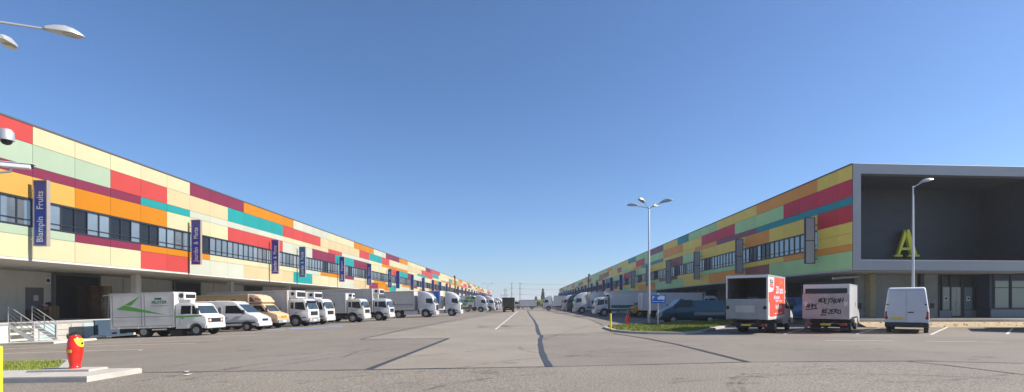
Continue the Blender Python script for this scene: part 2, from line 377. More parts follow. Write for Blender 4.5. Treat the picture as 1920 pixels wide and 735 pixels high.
# parking lines: left docks
for k, y in enumerate([20.9, 24.2, 26.4, 30.6, 34.6, 39.2, 42.6, 46.5, 50.2, 53.8, 58, 62, 66, 70]):
    strip('parking_line', [(-29.8, y), (-16.5, y + .05)], .12, .008, M_paint)
strip('parking_line', gp((0, 656), (330, 634.3)), .12, .010, M_paint)
for px, py in [(519, 618), (556, 616.5), (594, 615.3), (628, 612.8)]:
    c = G(px, py); drape('blue_bay_mark', [(c.x - .75, c.y - .55), (c.x + .75, c.y - .55), (c.x + .75, c.y + .55), (c.x - .75, c.y + .55)], .012, M_bluepaint)
# parking lines: right bays
for a, b in [((1470, 627), (1521, 612.5)), ((1605, 627), (1650, 614.5)), ((1745, 628), (1776, 614)), ((1888, 627), (1900, 614)), ((1548, 638.8), (1676, 639.6)), ((1737, 640.3), (1880, 642.2))]:
    A = G(*a); B = G(*b); strip('parking_line', [(A.x, A.y), (B.x, B.y)], .13, .010, M_paint)

# ================================================================== LEFT ISLAND
raised('pavement', [(-34, 11.5), (-10.38, 11.45), (-10.28, 12.97), (-34, 12.97)], .14, M_conc_lt)
raised('kerb', [(-34, 15.5), (-14.72, 15.5), (-12.62, 12.98), (-12.35, 12.98), (-14.6, 15.75), (-34, 15.75)], .13, M_conc_lt)
LAWN = [(-34, 12.98), (-12.64, 12.98), (-14.74, 15.49), (-34, 15.49)]
raised('lawn', LAWN, .09, M_turf, bevel=0)
raised('hydrant_plinth', [(-12.75, 12.35), (-11.15, 12.35), (-11.15, 12.94), (-12.75, 12.94)], .19, M_conc_lt)
raised('dock_slab', [(-31, 27.9), (-27.2, 27.9), (-27.2, 30.7), (-31, 30.7)], .12, M_conc)
def blades(name, label, inside, n, h0, h1, base, bbox):
    mb = MB(); k = 0
    while k < n:
        x = random.uniform(bbox[0], bbox[1]); y = random.uniform(bbox[2], bbox[3])
        if not inside(x, y): continue
        a = random.uniform(0, 6.28); h = random.uniform(h0, h1); wd = .012 + h * .05; z = gz(x) + base
        dx, dy = math.cos(a) * wd, math.sin(a) * wd; lx, ly = random.uniform(-.6, .6) * h, random.uniform(-.6, .6) * h
        mb.add([(x - dx, y - dy, z), (x + dx, y + dy, z), (x + lx, y + ly, z + h)], [(0, 1, 2)]); k += 1
    return tag(mb.build(name, M_grass), label, 'grass', kind='stuff')
blades('grass', 'short green grass behind the red hydrant on the left', lambda x, y: x < -12.75 - max(0, y - 13.0) * .84, 16000, .04, .12, .085, (-18, -12.7, 13.0, 15.45))
# ================================================================== RIGHT ISLAND
ISL = [(p.x, p.y) for p in gp((1130, 616), (1149, 622), (1180, 625.2), (1215, 626.6), (1285, 627.3), (1318, 624), (1345, 617), (1385, 609.5), (1440, 604.5), (1380, 601), (1320, 604), (1240, 609.3), (1170, 612))]
def pin(x, y, poly):
    c = False
    for (x0, y0), (x1, y1) in zip(poly, poly[1:] + poly[:1]):
        if (y0 > y) != (y1 > y) and x < (x1 - x0) * (y - y0) / (y1 - y0) + x0: c = not c
    return c
def shrink(poly, d):
    out = []; n = len(poly); A = sum(poly[i][0] * poly[(i + 1) % n][1] - poly[(i + 1) % n][0] * poly[i][1] for i in range(n)); sg = 1 if A > 0 else -1
    for i in range(n):
        p0, p, p1 = Vector(poly[i - 1]), Vector(poly[i]), Vector(poly[(i + 1) % n])
        n0 = Vector((-(p - p0).y, (p - p0).x)).normalized() * sg; n1 = Vector((-(p1 - p).y, (p1 - p).x)).normalized() * sg
        b = (n0 + n1).normalized(); out.append(tuple(p + b * d / max(.4, b.dot(n0))))
    return out
raised('kerb', ISL, .13, M_conc_lt)
inner = shrink(ISL, .28)
drape('lawn', inner, .14, M_turf)
inn2 = [p for p in inner]
blades('grass', 'green grass on the kerbed island below the parking sign', lambda x, y: pin(x, y, inn2), 26000, .05, .16, .138, (4, 22, 26, 46))
# soil verge and raised walkway in front of the right building
soil = MB()
for i in range(24):
    x0 = 23.4 + i * 1.6; x1 = x0 + 1.6; za = [gz(x0) - .03, gz(x0) + .08, gz(x0) + .20, .47]; zb = [gz(x1) - .03, gz(x1) + .08, gz(x1) + .20, .47]
    yy = [33.05 + .1 * math.sin(i * 1.7), 33.3, 33.7, 34.15]; y2 = [33.05 + .1 * math.sin((i + 1) * 1.7), 33.3, 33.7, 34.15]
    for k in range(3): soil.add([(x0, yy[k], za[k]), (x1, y2[k], zb[k]), (x1, y2[k + 1], zb[k + 1]), (x0, yy[k + 1], za[k + 1])], [(0, 1, 2, 3)])
tag(soil.build('soil_verge', M_soil, smooth=True), kind='structure')
cl = MB()
for k in range(260):
    x = random.uniform(23.5, 40); y = random.uniform(33.1, 34.05); r = random.choice([.02, .03, .03, .05, .09]); z = .15 + (y - 33.1) * .28
    p = [Vector((random.uniform(-1, 1), random.uniform(-1, 1), random.uniform(-.4, .8))).normalized() * r + Vector((x, y, z)) for _ in range(4)]
    cl.add(p, [(0, 1, 2), (0, 2, 3), (0, 3, 1), (1, 3, 2)])
tag(cl.build('clods', mat('clod', (.13, .10, .065), .95, var=.4)), 'dry clods and weeds on the soil strip by the walkway', 'clods', kind='stuff')
walk = MB(); walk.box(23.4, 70, 34.1, 60, -.2, .66); tag(walk.build('walkway', M_conc_lt, bevel=.02), kind='structure')

# ================================================================== BUILDINGS
LX = -27.0; RX = 22.85; W = 2.48
Zt = [9.70, 8.70, 7.48, 6.93, 5.72, 4.16, 3.68, 2.44]; Zt = [z + EYE for z in Zt]
ROW = {1: (Zt[1], Zt[0]), 2: (Zt[2], Zt[1]), 3: (Zt[3], Zt[2]), 4: (Zt[4], Zt[3]), 5: (Zt[6], Zt[5]), 6: (Zt[7], Zt[6])}
WIN = (Zt[5], Zt[4])
def runs(spec):
    """'r3 c5' -> list of colours"""
    out = []
    for t in spec.split(): out += [t[0]] * int(t[1:])
    return out
LP = {1: runs('c2 r5 c5 m3 o4 w4 c4 o4 w3 m4 o3 c8 m3 r6 c6'),
      2: runs('r3 g6 r2 p3 t4 r4 p6 r2 t3 r2 c5 p7 r6 t4 c8 t3'),
      3: runs('t2 m8 t2 w6 c3 p2 r2 w5 c3 o8 c4 t5 r3 c6 o4'),
      4: runs('r3 y5 o3 c3 r4 w3 m3 t3 m3 c5 r3 t3 m2 w6 c4 o3 t3 c6 m2'),
      5: runs('c3 g5 m2 o3 c7 w2 o3 m2 c4 o3 c5 o4 m2 c6 o4 m3'),
      6: runs('g2 c8 r2 w3 p4 t2 c4 w2 p3 m2 o3 t2 w4 c5 o3 c4 t3')}
LOFF = {1: -7, 2: -7, 3: -7, 4: -7, 5: -7, 6: -7}
def seq(lst, rng, alphabet):
    def get(i):
        while i >= len(lst): lst.extend([rng.choice(alphabet)] * rng.randint(2, 6))
        return lst[max(0, i)]
    return get
RP = {1: runs('Y2 O4 Y4 G4 T2 Y3 M4 G4 T3 Y4'), 2: runs('C4 G4 C4 Y3 O4 G5 C3 Y4'), 3: runs('T6 M4 O3 Y6 T6 O3 G4'),
      4: runs('R2 Y3 O2 Y5 G3 B3 Y5 G4 M3'), 5: runs('O4 Y3 G5 Y4 B4 G3 Y4'), 6: runs('G5 B2 O4 Y4 G6 O5 Y3 G4')}

def facade_panel_mesh(cache, wd, h, key):
    k = (round(wd, 3), round(h, 3), key)
    if k not in cache:
        cache[k] = MB().box(0, .05, .008, wd - .008, .008, h - .008).mesh('cladding_panel', bevel=.006, seg=1); cache[k].materials.append(PAL[key])
    return cache[k]
PC = {}
def warehouse(name, label, X, sgn, y0, y1, Yref, getters, n_single, n_pane, blank_first=0, first_w=None, core0=0):
    """long two-storey cladding band on an open dock; sgn = direction the facade looks (+1: +X)"""
    b = thing(name, label, 'warehouse', (X, y0, 0)); L = y1 - y0
    fx = lambda d: sgn * d                        # outward distance from facade plane
    def bx(mb, d0, d1, a0, a1, z0, z1):
        u, v = sorted((fx(d0), fx(d1))); mb.box(u, v, a0, a1, z0, z1); return mb
    # core behind the cladding, roof, soffit, coping
    bx(MB(), -25, -.06, .05 + core0, L - .05, Zt[7] + .02, Zt[0] - .05).build('upper_storey', M_frame, b)
    if core0: bx(MB(), -.30, -.06, .05, core0 + .04, Zt[7] + .02, Zt[0] - .05).build('backing_wall', M_frame, b)
    bx(MB(), -.30, .075, 0, L, Zt[0], Zt[0] + .10).build('coping', mat('coping_brown', (.10, .085, .08), .5, .3), b)
    bx(MB(), -25, .05, core0, L, Zt[7] - .12, Zt[7]).build('soffit', M_conc, b)
    if core0: bx(MB(), -.30, .05, 0, core0 - .001, Zt[7] - .12, Zt[7]).build('soffit', M_conc, b)
    # cladding panels
    n = int(math.ceil(L / W)); far = {}; cnt = 0
    edges = [0.0]; 
    if first_w: edges.append(first_w)
    else: edges[0] = 0.0
    while edges[-1] < L - .01: edges.append(min(L, edges[-1] + W))
    i0 = int(round((y0 - Yref) / W))
    for i in range(len(edges) - 1):
        wd = edges[i + 1] - edges[i]
        for r in range(1, 7):
            z0, z1 = ROW[r]; key = getters[r](i)
            if cnt < n_single:
                me = facade_panel_mesh(PC, wd, z1 - z0, key); o = bpy.data.objects.new('cladding_panel', me); C.objects.link(o); o.parent = b
                o.location = (0 if sgn > 0 else -.05, edges[i], z0); cnt += 1
            else:
                far.setdefault(key, MB()); bx(far[key], 0, .05, edges[i] + .01, edges[i + 1] - .01, z0 + .008, z1 - .008)
        if i < blank_first:                         # no window in the end bay: two panel rows instead
            zm = (WIN[0] + WIN[1]) / 2
            for z0, z1 in ((WIN[0], zm), (zm, WIN[1])):
                o = bpy.data.objects.new('cladding_panel', facade_panel_mesh(PC, wd, z1 - z0, 'Y')); C.objects.link(o); o.parent = b; o.location = (0 if sgn > 0 else -.05, edges[i], z0)
    for key, mb in far.items(): tag(mb.build('far_cladding', PAL[key], b), kind='stuff')
    # window band: frame, panes, transom
    wb = edges[blank_first]
    fr = MB(); bx(fr, -.02, .06, wb, L, WIN[1] - .10, WIN[1] - .005); bx(fr, -.02, .06, wb, L, WIN[0] + .005, WIN[0] + .10)
    fr.build('window_frame', M_frame, b)
    bx(MB(), -.01, .035, wb, L, WIN[0] + .36, WIN[0] + .41).build('transom', M_frame, b)
    pw = W / 3; pm = {}; k = 0; y = wb; rng = random.Random(len(label)); farp = [MB(), MB(), MB()]; mul = MB(); farm = MB()
    pan = MB(); u, v = sorted((fx(-.03), fx(-.012))); pan.box(u, v, .03, pw - .03, WIN[0] + .10, WIN[1] - .10); pme = [pan.mesh('pane') for _ in range(3)]
    pme[0].materials.append(M_glass); pme[1].materials.append(M_glass2); pme[2].materials.append(M_glass3)
    mme = bx(MB(), -.02, .045, -.03, .03, WIN[0] + .10, WIN[1] - .10).mesh('mullion'); mme.materials.append(M_frame)
    dark = 0
    while y + pw <= L + .01:
        if dark > 0: dark -= 1; d = 1
        else:
            d = 2 if rng.random() < .07 else 0
            if rng.random() < .10: dark = 2
        if k < n_pane:
            o = bpy.data.objects.new('pane', pme[d]); C.objects.link(o); o.parent = b; o.location = (0, y, 0)
            o = bpy.data.objects.new('mullion', mme); C.objects.link(o); o.parent = b; o.location = (0, y, 0)
        else:
            bx(farp[d], -.03, -.012, y + .03, y + pw - .03, WIN[0] + .10, WIN[1] - .10); bx(farm, -.02, .045, y - .03, y + .03, WIN[0] + .10, WIN[1] - .10)
        k += 1; y += pw
    for mb, m in zip(farp, (M_glass, M_glass2, M_glass3)):
        if mb.v: tag(mb.build('far_panes', m, b), kind='stuff')
    if farm.v: tag(farm.build('far_mullions', M_frame, b), kind='stuff')
    return b, bx

def left_get(shift):
    return {r: (lambda s: (lambda i: s(i + shift)))(seq(LP[r], random.Random(r * 11), 'ccccwwpprromtoy')) for r in range(1, 7)}
Y0L = 26.47 - 5 * W                                          # first seam of the left building
wl, bxl = warehouse('warehouse', 'long left warehouse clad in sunlit red, cream, orange and teal panels', LX, 1, Y0L, 184.0, 26.47, left_get(2), 290, 96)
wl2, bxl2 = warehouse('warehouse', 'far left warehouse beyond the dark gap post, pale coloured panels', LX, 1, 185.2, 377.0, 26.47, left_get(66), 0, 0)
rg = lambda sh: {r: (lambda s: (lambda i: s(i + sh)))(seq(RP[r], random.Random(r * 7 + 1), 'YYYGGGOOCTMB')) for r in range(1, 7)}
wr, bxr = warehouse('warehouse', 'right warehouse in shade with yellow, crimson and green panels beside the dark portal', RX, -1, 33.8, 173.0, 33.8, rg(0), 290, 130, 2, 1.5, 5.6)
wr2, bxr2 = warehouse('warehouse', 'far right warehouse behind the gap post, faded green panels', RX, -1, 174.2, 326.0, 33.8, rg(60), 0, 0)
# dark gap posts between the blocks
for X, y, s_, lab in ((LX, 184.6, 1, 'dark vertical gap post between the two left warehouses'), (RX, 173.6, -1, 'dark vertical gap post between the two right warehouses')):
    tag(MB().box(X - .3, X + .3, y - .35, y + .35, gz(X) - .1, Zt[0] + .9).build('gap_post', M_frame, bevel=.03), lab, 'post')

# --- the open dock under the left building
def dock(b, bx, sgn, y0, L, floor, ystart, door_off, s0=.1):
    edge = -3.6; back = -8.5
    gb = -1.2
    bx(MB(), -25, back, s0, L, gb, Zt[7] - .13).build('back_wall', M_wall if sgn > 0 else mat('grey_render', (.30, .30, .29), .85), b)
    # platform
    bx(MB(), back + .01, edge, s0, L, gb, floor).build('dock_platform', M_conc, b, bevel=.02)
    bx(MB(), edge + .002, edge + .03, s0, L, floor - .16, floor - .02).build('dock_edge_angle', M_steel, b)
    # joints in the wall, pillars, doors
    y = ystart - y0
    while y < L - 1:
        if y > s0 + .4:
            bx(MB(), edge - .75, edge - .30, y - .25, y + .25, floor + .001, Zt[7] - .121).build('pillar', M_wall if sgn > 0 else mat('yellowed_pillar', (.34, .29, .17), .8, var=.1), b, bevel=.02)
            bx(MB(), back - .02, back + .012, y + 4.0, y + 4.03, floor, Zt[7] - .14).build('wall_joint', M_frame, b)
        d = y + door_off
        if 0 < d < L - 5:
            dr = bx(MB(), back + .02, back + .07, d, d + 3.7, floor + .002, floor + 3.3).build('dock_door', M_dockblue if sgn < 0 else mat('dock_door_dark', (.055, .058, .066), .6), b)
            fm = MB(); bx(fm, back + .02, back + .22, d - .16, d - .001, floor + .002, floor + 3.42); bx(fm, back + .02, back + .22, d + 3.701, d + 3.86, floor + .002, floor + 3.42); bx(fm, back + .02, back + .22, d, d + 3.7, floor + 3.301, floor + 3.42)
            fm.build('frame', M_door, dr)
            bx(MB(), edge + .031, edge + .16, d + .6, d + .9, floor - .6, floor - .15).build('dock_bumper', M_rubber, b)
            bx(MB(), edge + .031, edge + .16, d + 2.8, d + 3.1, floor - .6, floor - .15).build('dock_bumper', M_rubber, b)
        y += 12.4
DZ = .60
dock(wl, bxl, 1, Y0L, 184.0 - Y0L, DZ, 26.47 + 12.2 - 24.8, 10.1)
dock(wl2, bxl2, 1, 185.2, 190, DZ, 190, 8)
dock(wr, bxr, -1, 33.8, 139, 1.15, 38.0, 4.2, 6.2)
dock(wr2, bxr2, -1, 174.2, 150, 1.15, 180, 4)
# details on the near left dock
def lw(x, y, z): return (x - LX, y - Y0L, z)           # world -> left building local
p = MB().box(LX - LX - 8.5 + .0, -8.44, 34.35 - Y0L, 35.6 - Y0L, DZ + .002, DZ + 2.3).build('service_door', M_door, wl)
MB().box(-8.439, -8.43, 34.85 - Y0L, 35.2 - Y0L, DZ + 1.35, DZ + 1.75).build('notice', M_poster, p)
MB().box(-8.439, -8.38, 35.42 - Y0L, 35.52 - Y0L, DZ + 1.0, DZ + 1.06).build('handle', M_steel, p)
p = MB().box(-8.499, -8.46, 35.75 - Y0L, 36.15 - Y0L, DZ + 2.6, DZ + 3.1).build('dock_number_plate', M_whitesign, wl)
MB().lathe([(.13, -.01), (.13, .01)], 16, (-8.455, 35.95 - Y0L, DZ + 2.86), 'x').build('blue_dot', M_blue, p)
MB().box(-8.499, -8.40, 35.78 - Y0L, 35.9 - Y0L, DZ + 1.05, DZ + 1.22).build('alarm_box', M_tail, wl)
MB().box(-8.499, -8.40, 35.99 - Y0L, 36.1 - Y0L, DZ + .95, DZ + 1.25).build('switch_box', M_black, wl)
MB().box(-8.499, -8.3, 38.0 - Y0L, 38.4 - Y0L, DZ + 3.5, DZ + 3.65).build('wall_lamp', M_black, wl)
# painted dock front: pale panel, concrete planks and a recessed bay
MB().box(-3.569, -3.54, 27.0 - Y0L, 28.0 - Y0L, -.75, DZ - .2).build('painted_dock_front', M_bluewall, wl)
MB().box(-3.569, -3.54, 30.4 - Y0L, 31.4 - Y0L, -.75, DZ - .2).build('painted_dock_front', M_bluewall, wl)
for k in range(3): MB().box(-3.569, -3.50 - .01 * (k % 2), 31.45 - Y0L, 33.35 - Y0L, -.72 + k * .38, -.36 + k * .38).build('plank', M_conc_lt, wl, bevel=.01)
MB().box(-3.569, -3.52, 33.4 - Y0L, 34.2 - Y0L, -.75, DZ - .2).build('painted_dock_front', M_bluewall, wl)
MB().box(-3.569, -3.45, 34.22 - Y0L, 37.6 - Y0L, -.75, DZ - .05).build('dock_leveller', M_dockblue, wl)

# --- A portal of the right building (slightly skew front)
pa = thing('portal_front', 'dark grey framed portal with louvred back wall on the right warehouse', 'building front', (RX, 33.8, 0), R(3.8))
OW = 15.4; zb = Zt[7]; zt_ = Zt[0] + .10
f = MB(); f.slab([(0.02, -.02, zb - .12), (OW, -.02, zb - .12), (OW, -.02, zb + .62), (.62, -.02, zb + .62), (.62, -.02, zt_ - .72), (OW, -.02, zt_ - .72), (OW, -.02, zt_), (.02, -.02, zt_)], (0, .55, 0))
f.build('portal_frame', M_grey, pa, bevel=.015)
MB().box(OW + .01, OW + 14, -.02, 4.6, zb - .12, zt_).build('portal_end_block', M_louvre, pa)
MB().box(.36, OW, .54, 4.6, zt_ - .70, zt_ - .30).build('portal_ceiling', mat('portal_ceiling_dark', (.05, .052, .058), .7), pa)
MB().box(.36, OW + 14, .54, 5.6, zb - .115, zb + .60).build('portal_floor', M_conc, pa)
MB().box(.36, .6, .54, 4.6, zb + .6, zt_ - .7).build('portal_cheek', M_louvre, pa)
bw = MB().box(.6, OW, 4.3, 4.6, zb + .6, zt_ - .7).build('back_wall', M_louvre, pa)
lv = MB(); z = zb + .62
while z < zt_ - .75:
    lv.slab([(.5, 4.299, z), (.5, 4.25, z + .012), (.5, 4.25, z + .055), (.5, 4.299, z + .075)], (OW - .5, 0, 0)); z += .105
tag(lv.build('louvre_ribs', M_louvre, pa), kind='stuff')
lv = MB(); z = zb + .62
while z < zt_ - .75:
    lv.slab([(OW - 1.3, .6, z), (OW - 1.35, .6, z + .012), (OW - 1.35, .6, z + .055), (OW - 1.3, .6, z + .075)], (0, 3.65, 0)); z += .105
tag(lv.build('louvre_ribs', M_louvre, pa), kind='stuff')
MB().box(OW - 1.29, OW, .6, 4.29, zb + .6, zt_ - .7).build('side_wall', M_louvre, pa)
# the big letter A (serif capital) standing in the portal
la = thing('letter_sign', 'big yellow capital letter standing in the dark portal', 'letter sign', (0, 0, 0))
AX, AY, AZ, AH = 30.05, 38.05, 5.45, 2.12
def at(u, v): return (AX + u * AH, AY, AZ + v * AH)
a = MB()
a.slab([at(-.37, .05), at(-.28, .05), at(-.015, .80), at(-.005, 1.0), at(-.075, 1.0)], (0, .22, 0))
a.slab([at(-.075, 1.0), at(.075, 1.0), at(.38, .05), at(.155, .05), at(-.02, .78)], (0, .23, 0))
a.slab([at(-.215, .24), at(.13, .24), at(.10, .33), at(-.185, .33)], (0, .21, 0))
a.slab([at(-.45, 0), at(-.17, 0), at(-.17, .06), at(-.45, .06)], (0, .24, 0)); a.slab([at(.06, 0), at(.46, 0), at(.46, .06), at(.06, .06)], (0, .24, 0))
for u, v in ((-.2, .2), (.22, .2), (0, .9)): MB().tube((AX + u * AH, AY + .2, AZ + v * AH), (AX + u * AH, AY + .62, AZ + v * AH), .03).build('standoff', M_steel, la)
a.build('letter_body', mat('letter_yellow', (.90, .80, .035), .5, var=.05), la)
# ground floor below the portal
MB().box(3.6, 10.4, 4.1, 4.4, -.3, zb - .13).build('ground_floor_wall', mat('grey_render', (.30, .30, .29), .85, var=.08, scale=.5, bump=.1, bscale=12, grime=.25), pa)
MB().box(5.1, 5.112, 4.094, 4.1, .6, zb - .14).build('wall_joint', M_frame, pa)
MB().box(9.0, 9.012, 4.094, 4.1, .6, zb - .14).build('wall_joint', M_frame, pa)
MB().box(3.6, 10.4, 4.094, 4.1, 2.2, 2.212).build('wall_joint', M_frame, pa)
MB().box(4.2, 4.65, 3.5, 4.09, .661, zb - .13).build('pillar', mat('yellowed_pillar', (.34, .29, .17), .8, var=.1), pa, bevel=.02)
MB().box(8.05, 8.35, 3.2, 3.5, .661, zb - .13).build('steel_column', M_frame, pa)
def bay(x0, x1, y, z0, z1, m, name='pane', sub=None):
    return MB().box(x0, x1, y, y + .03, z0, z1).build(name, m, pa)
E0 = 10.4; ez = .665
MB().box(E0, E0 + 3.2, 4.16, 4.4, ez, zb - .13).build('entrance_backing', M_frame, pa)
en = MB()
for x in (0, .28, 1.02, 1.95, 2.1, 2.95, 3.2): en.box(E0 + x - .05, E0 + x + .05, 4.06, 4.159, ez, zb - .13)
for z in (ez + .02, 3.08, 3.62, zb - .2): en.box(E0, E0 + 3.2, 4.075, 4.15, z, z + .08)
en.build('entrance_frame', M_frame, pa)
def poster(x, z): 
    q = MB().box(x, x + .3, 4.095, 4.100, z, z + .36).build('notice', M_poster, pa); MB().lathe([(.09, -.004), (.09, .004)], 12, (x + .15, 4.09, z + .2), 'y').build('no_smoking_disc', M_blackprint, q)
bay(E0 + .35, E0 + .96, 4.10, 1.25, 3.05, M_pane_lt); poster(E0 + .48, 1.95)
for k in range(2):
    d = bay(E0 + 1.10 + k * .42, E0 + 1.50 + k * .42, 4.10, ez + .06, 3.05, M_pane_lt, 'entrance_door'); MB().box(E0 + 1.46 + k * .06, E0 + 1.48 + k * .06, 4.06, 4.098, 1.4, 1.8).build('handle', M_steel, d)
bay(E0 + 2.18, E0 + 2.88, 4.10, 1.25, 3.05, M_pane_lt); poster(E0 + 2.38, 1.95)
MB().box(E0 + .02, E0 + 1.0, 4.02, 4.155, ez, 1.2).build('sill_wall', M_grey, pa); MB().box(E0 + 2.15, E0 + 3.15, 4.02, 4.155, ez, 1.2).build('sill_wall', M_grey, pa)
# projecting glazed office to the right of the entrance
ox = E0 + 3.22; oy = 3.0
MB().box(ox, ox + 12, oy + .06, 6, ez, zb - .125).build('office_block', mat('office_blue_frame', (.022, .042, .075), .5), pa)
MB().box(ox + .0, ox + 12, oy - .06, oy + .055, ez, 1.28).build('sill_wall', M_grey, pa); MB().box(ox - .05, ox + 12, oy - .1, oy + .05, 1.285, 1.36).build('sill', M_frame, pa)
for k in range(5):
    x = ox + .42 + k * 1.42
    bay(x, x + 1.12, oy + .02, 1.42, 2.95, M_pane_lt); bay(x, x + 1.12, oy + .02, 3.02, 3.52, M_pane_lt)
    MB().box(x - .16, x - .12, oy + .0, oy + .058, 1.37, zb - .14).build('mullion', M_frame, pa)
    MB().box(x - .02, x + 1.14, oy + .0, oy + .058, 2.955, 3.015).build('transom', M_frame, pa)
MB().path([(1.2, 3.6, zb - .5), (3.3, 3.6, zb - .35)], .10, 10).build('duct', M_steel, pa)

# ================================================================== SIGNS
def blade(X, side, Y, face, label, group, txt=None, blank=False):
    """vertical blade sign held off the facade on two brackets, its face towards the street ends"""
    z0 = EYE + 3.16; z1 = z0 + 3.48; t = thing('blade_sign', label, 'sign', (X, Y, z0), 0, group)
    a, b = (.32, .98); u, v = sorted((side * a, side * b))
    MB().box(u, v, -.07, .07, 0, 3.48).build('panel', face, t)
    fr = MB()
    for q0, q1 in ((u - .05, u - .001), (v + .001, v + .05)): fr.box(q0, q1, -.10, .10, -.05, 3.53)
    fr.box(u, v, -.10, .10, -.05, -.001); fr.box(u, v, -.10, .10, 3.481, 3.53)
    fr.build('frame', M_frame if blank else M_signtan, t)
    if blank: MB().box(u, v, -.09, .09, 1.70, 1.76).build('crossbar', M_frame, t)
    for z in (.32, 2.95):
        MB().tube((side * .051, 0, z), (side * (a - .051), 0, z), .035).build('bracket', M_frame if blank else M_steel, t)
    if txt: text(txt, .50, M_letter, t, ((u + v) / 2, -.078, 1.55), (0, 0, 1), (-1, 0, 0), width=2.75 if len(txt) > 10 else 2.2, ext=.004)
    return t
lsig = [(26.3, M_blue, 'Blampin   Fruits', 'large blue blade sign with white lettering at the far left by the cameras'),
        (38.7, M_blue2, 'Jourdan  &  Marze', 'violet blue blade sign above the white box truck with the green arrow'),
        (50.9, M_blue2, 'Jourdan  &  Marze', 'violet blade sign on the red panel, left one of a close pair'),
        (57.1, M_blue3, 'Jourdan  &  Marze', 'teal blue blade sign above teal panels, right one of a close pair'),
        (69.4, M_blue, 'Soly   Import', 'dark blue blade sign hanging beside the teal panel block'),
        (81.4, M_blue, 'Soly   Import', 'dark blue blade sign right of the maroon panels over the grey truck'),
        (93.9, M_blue3, 'Soly   Import', 'blue blade sign left of a red panel, over the cab in the middle'),
        (99.8, M_blue, None, 'blue blade sign right of the red panel, near a teal panel'),
        (112.4, M_blue, None, 'blue blade sign beside the small maroon panel above the long trailer'),
        (124.7, M_blue, None, 'blue blade sign above the silver sleeper cab'),
        (137.6, M_blue, None, 'blue blade sign third before the gap post on the left'),
        (149.5, M_blue, None, 'blue blade sign second before the gap post on the left'),
        (161.8, M_blue3, None, 'blue blade sign last before the gap post on the left')]
for Y, m, t, lab in lsig: blade(LX + .05, 1, Y, m, lab, 'blade signs on the left facade', t)
for k in range(16):
    blade(LX + .05, 1, 189 + k * 12.3, [M_blue, M_blue3, M_blue2][k % 3], ordinal(k) + ' blue blade sign after the gap post on the far left warehouse', 'blade signs on the far left facade')
for k in range(11):
    Y = 37.7 + 12.4 * k; blank = k < 6
    blade(RX - .05, -1, Y, M_signgrey if blank else M_blue, ordinal(k) + (' blade sign from the portal corner, blank grey face in a dark frame' if blank else ' blade sign from the portal corner, blue face on the right facade'), 'blade signs on the right facade', None, blank)
for k in range(13):
    blade(RX - .05, -1, 178 + k * 11.8, M_blue, ordinal(k) + ' blue blade sign after the gap post on the far right warehouse', 'blade signs on the far right facade')
# ================================================================== VEHICLES (x forward, origin under the front axle)
def shell(name, prof, wd, m, parent, belt, tin, bev=.05, seg=2):
    me = bpy.data.meshes.new(name); bm = bmesh.new()
    f = bm.faces.new([bm.verts.new((x, -wd / 2, z)) for x, z in prof])
    r = bmesh.ops.extrude_face_region(bm, geom=[f])
    for v in r['geom']:
        if isinstance(v, bmesh.types.BMVert): v.co.y = wd / 2
    bmesh.ops.bisect_plane(bm, geom=bm.verts[:] + bm.edges[:] + bm.faces[:], plane_co=(0, 0, belt), plane_no=(0, 0, 1))
    for v in bm.verts:
        if v.co.z > belt: v.co.y -= math.copysign((v.co.z - belt) * tin, v.co.y)
    bmesh.ops.recalc_face_normals(bm, faces=bm.faces)
    es = [e for e in bm.edges if len(e.link_faces) == 2 and e.calc_face_angle(0) > .9]
    bmesh.ops.bevel(bm, geom=es, offset=bev, segments=seg, affect='EDGES', profile=.5, clamp_overlap=True)
    for f in bm.faces: f.smooth = True
    for e in bm.edges:
        if len(e.link_faces) == 2 and e.calc_face_angle(0) > .55: e.smooth = False
    bm.to_mesh(me); bm.free(); return obj(name, me, m, parent)
def half(z, wd, belt, tin): return wd / 2 - max(0, z - belt) * tin
def side_glass(parent, pts, wd, belt, tin, name='side_window', m=None):
    for s in (-1, 1):
        mb = MB(); mb.slab([(x, s * (half(z, wd, belt, tin) + .002), z) for x, z in pts], (0, s * .008, 0)); mb.build(name, m or M_glass2, parent)
def front_glass(parent, a, b, ha, hb, name='windscreen', m=None):
    d = Vector((b[0] - a[0], 0, b[1] - a[1])).normalized(); n = Vector((d.z, 0, -d.x)); p0 = Vector((a[0], 0, a[1])); p1 = Vector((b[0], 0, b[1]))
    q0 = p0 + (p1 - p0) * .07 + n * .002; q1 = p0 + (p1 - p0) * .93 + n * .002; Yv = Vector((0, 1, 0))
    return MB().slab([q0 - Yv * ha, q0 + Yv * ha, q1 + Yv * hb, q1 - Yv * hb], n * .010).build(name, m or M_screen, parent)
M_screen = mat('windscreen_glass', (.03, .045, .055), .05, var=.2, scale=1.2, spec=.9)
WH = {}
def wheel(parent, x, y, r, wd, s, dual=False):
    k = (r, wd, s, dual)
    if k not in WH:
        W2 = wd * (1.9 if dual else 1); o = s * W2 / 2
        t = MB().lathe([(r * .56, -W2 / 2), (r * .94, -W2 / 2), (r, -W2 / 2 + .035), (r, W2 / 2 - .035), (r * .94, W2 / 2), (r * .56, W2 / 2)], 28, axis='y').mesh('wheel', smooth=True); t.materials.append(M_rubber)
        dp = -.10 if dual else .015
        q = MB().lathe([(r * .60, o + s * .004), (r * .56, o + s * .012), (r * .50, o - s * .04), (r * .36, o + s * dp), (r * .22, o + s * (dp + .02)), (r * .20, o + s * .05), (r * .08, o + s * .055)], 20, axis='y').mesh('rim', smooth=True); q.materials.append(M_rim)
        WH[k] = (t, q)
    t, q = WH[k]; a = bpy.data.objects.new('wheel', t); C.objects.link(a); a.parent = parent; a.location = (x, y, r)
    b = bpy.data.objects.new('rim', q); C.objects.link(b); b.parent = a; return a
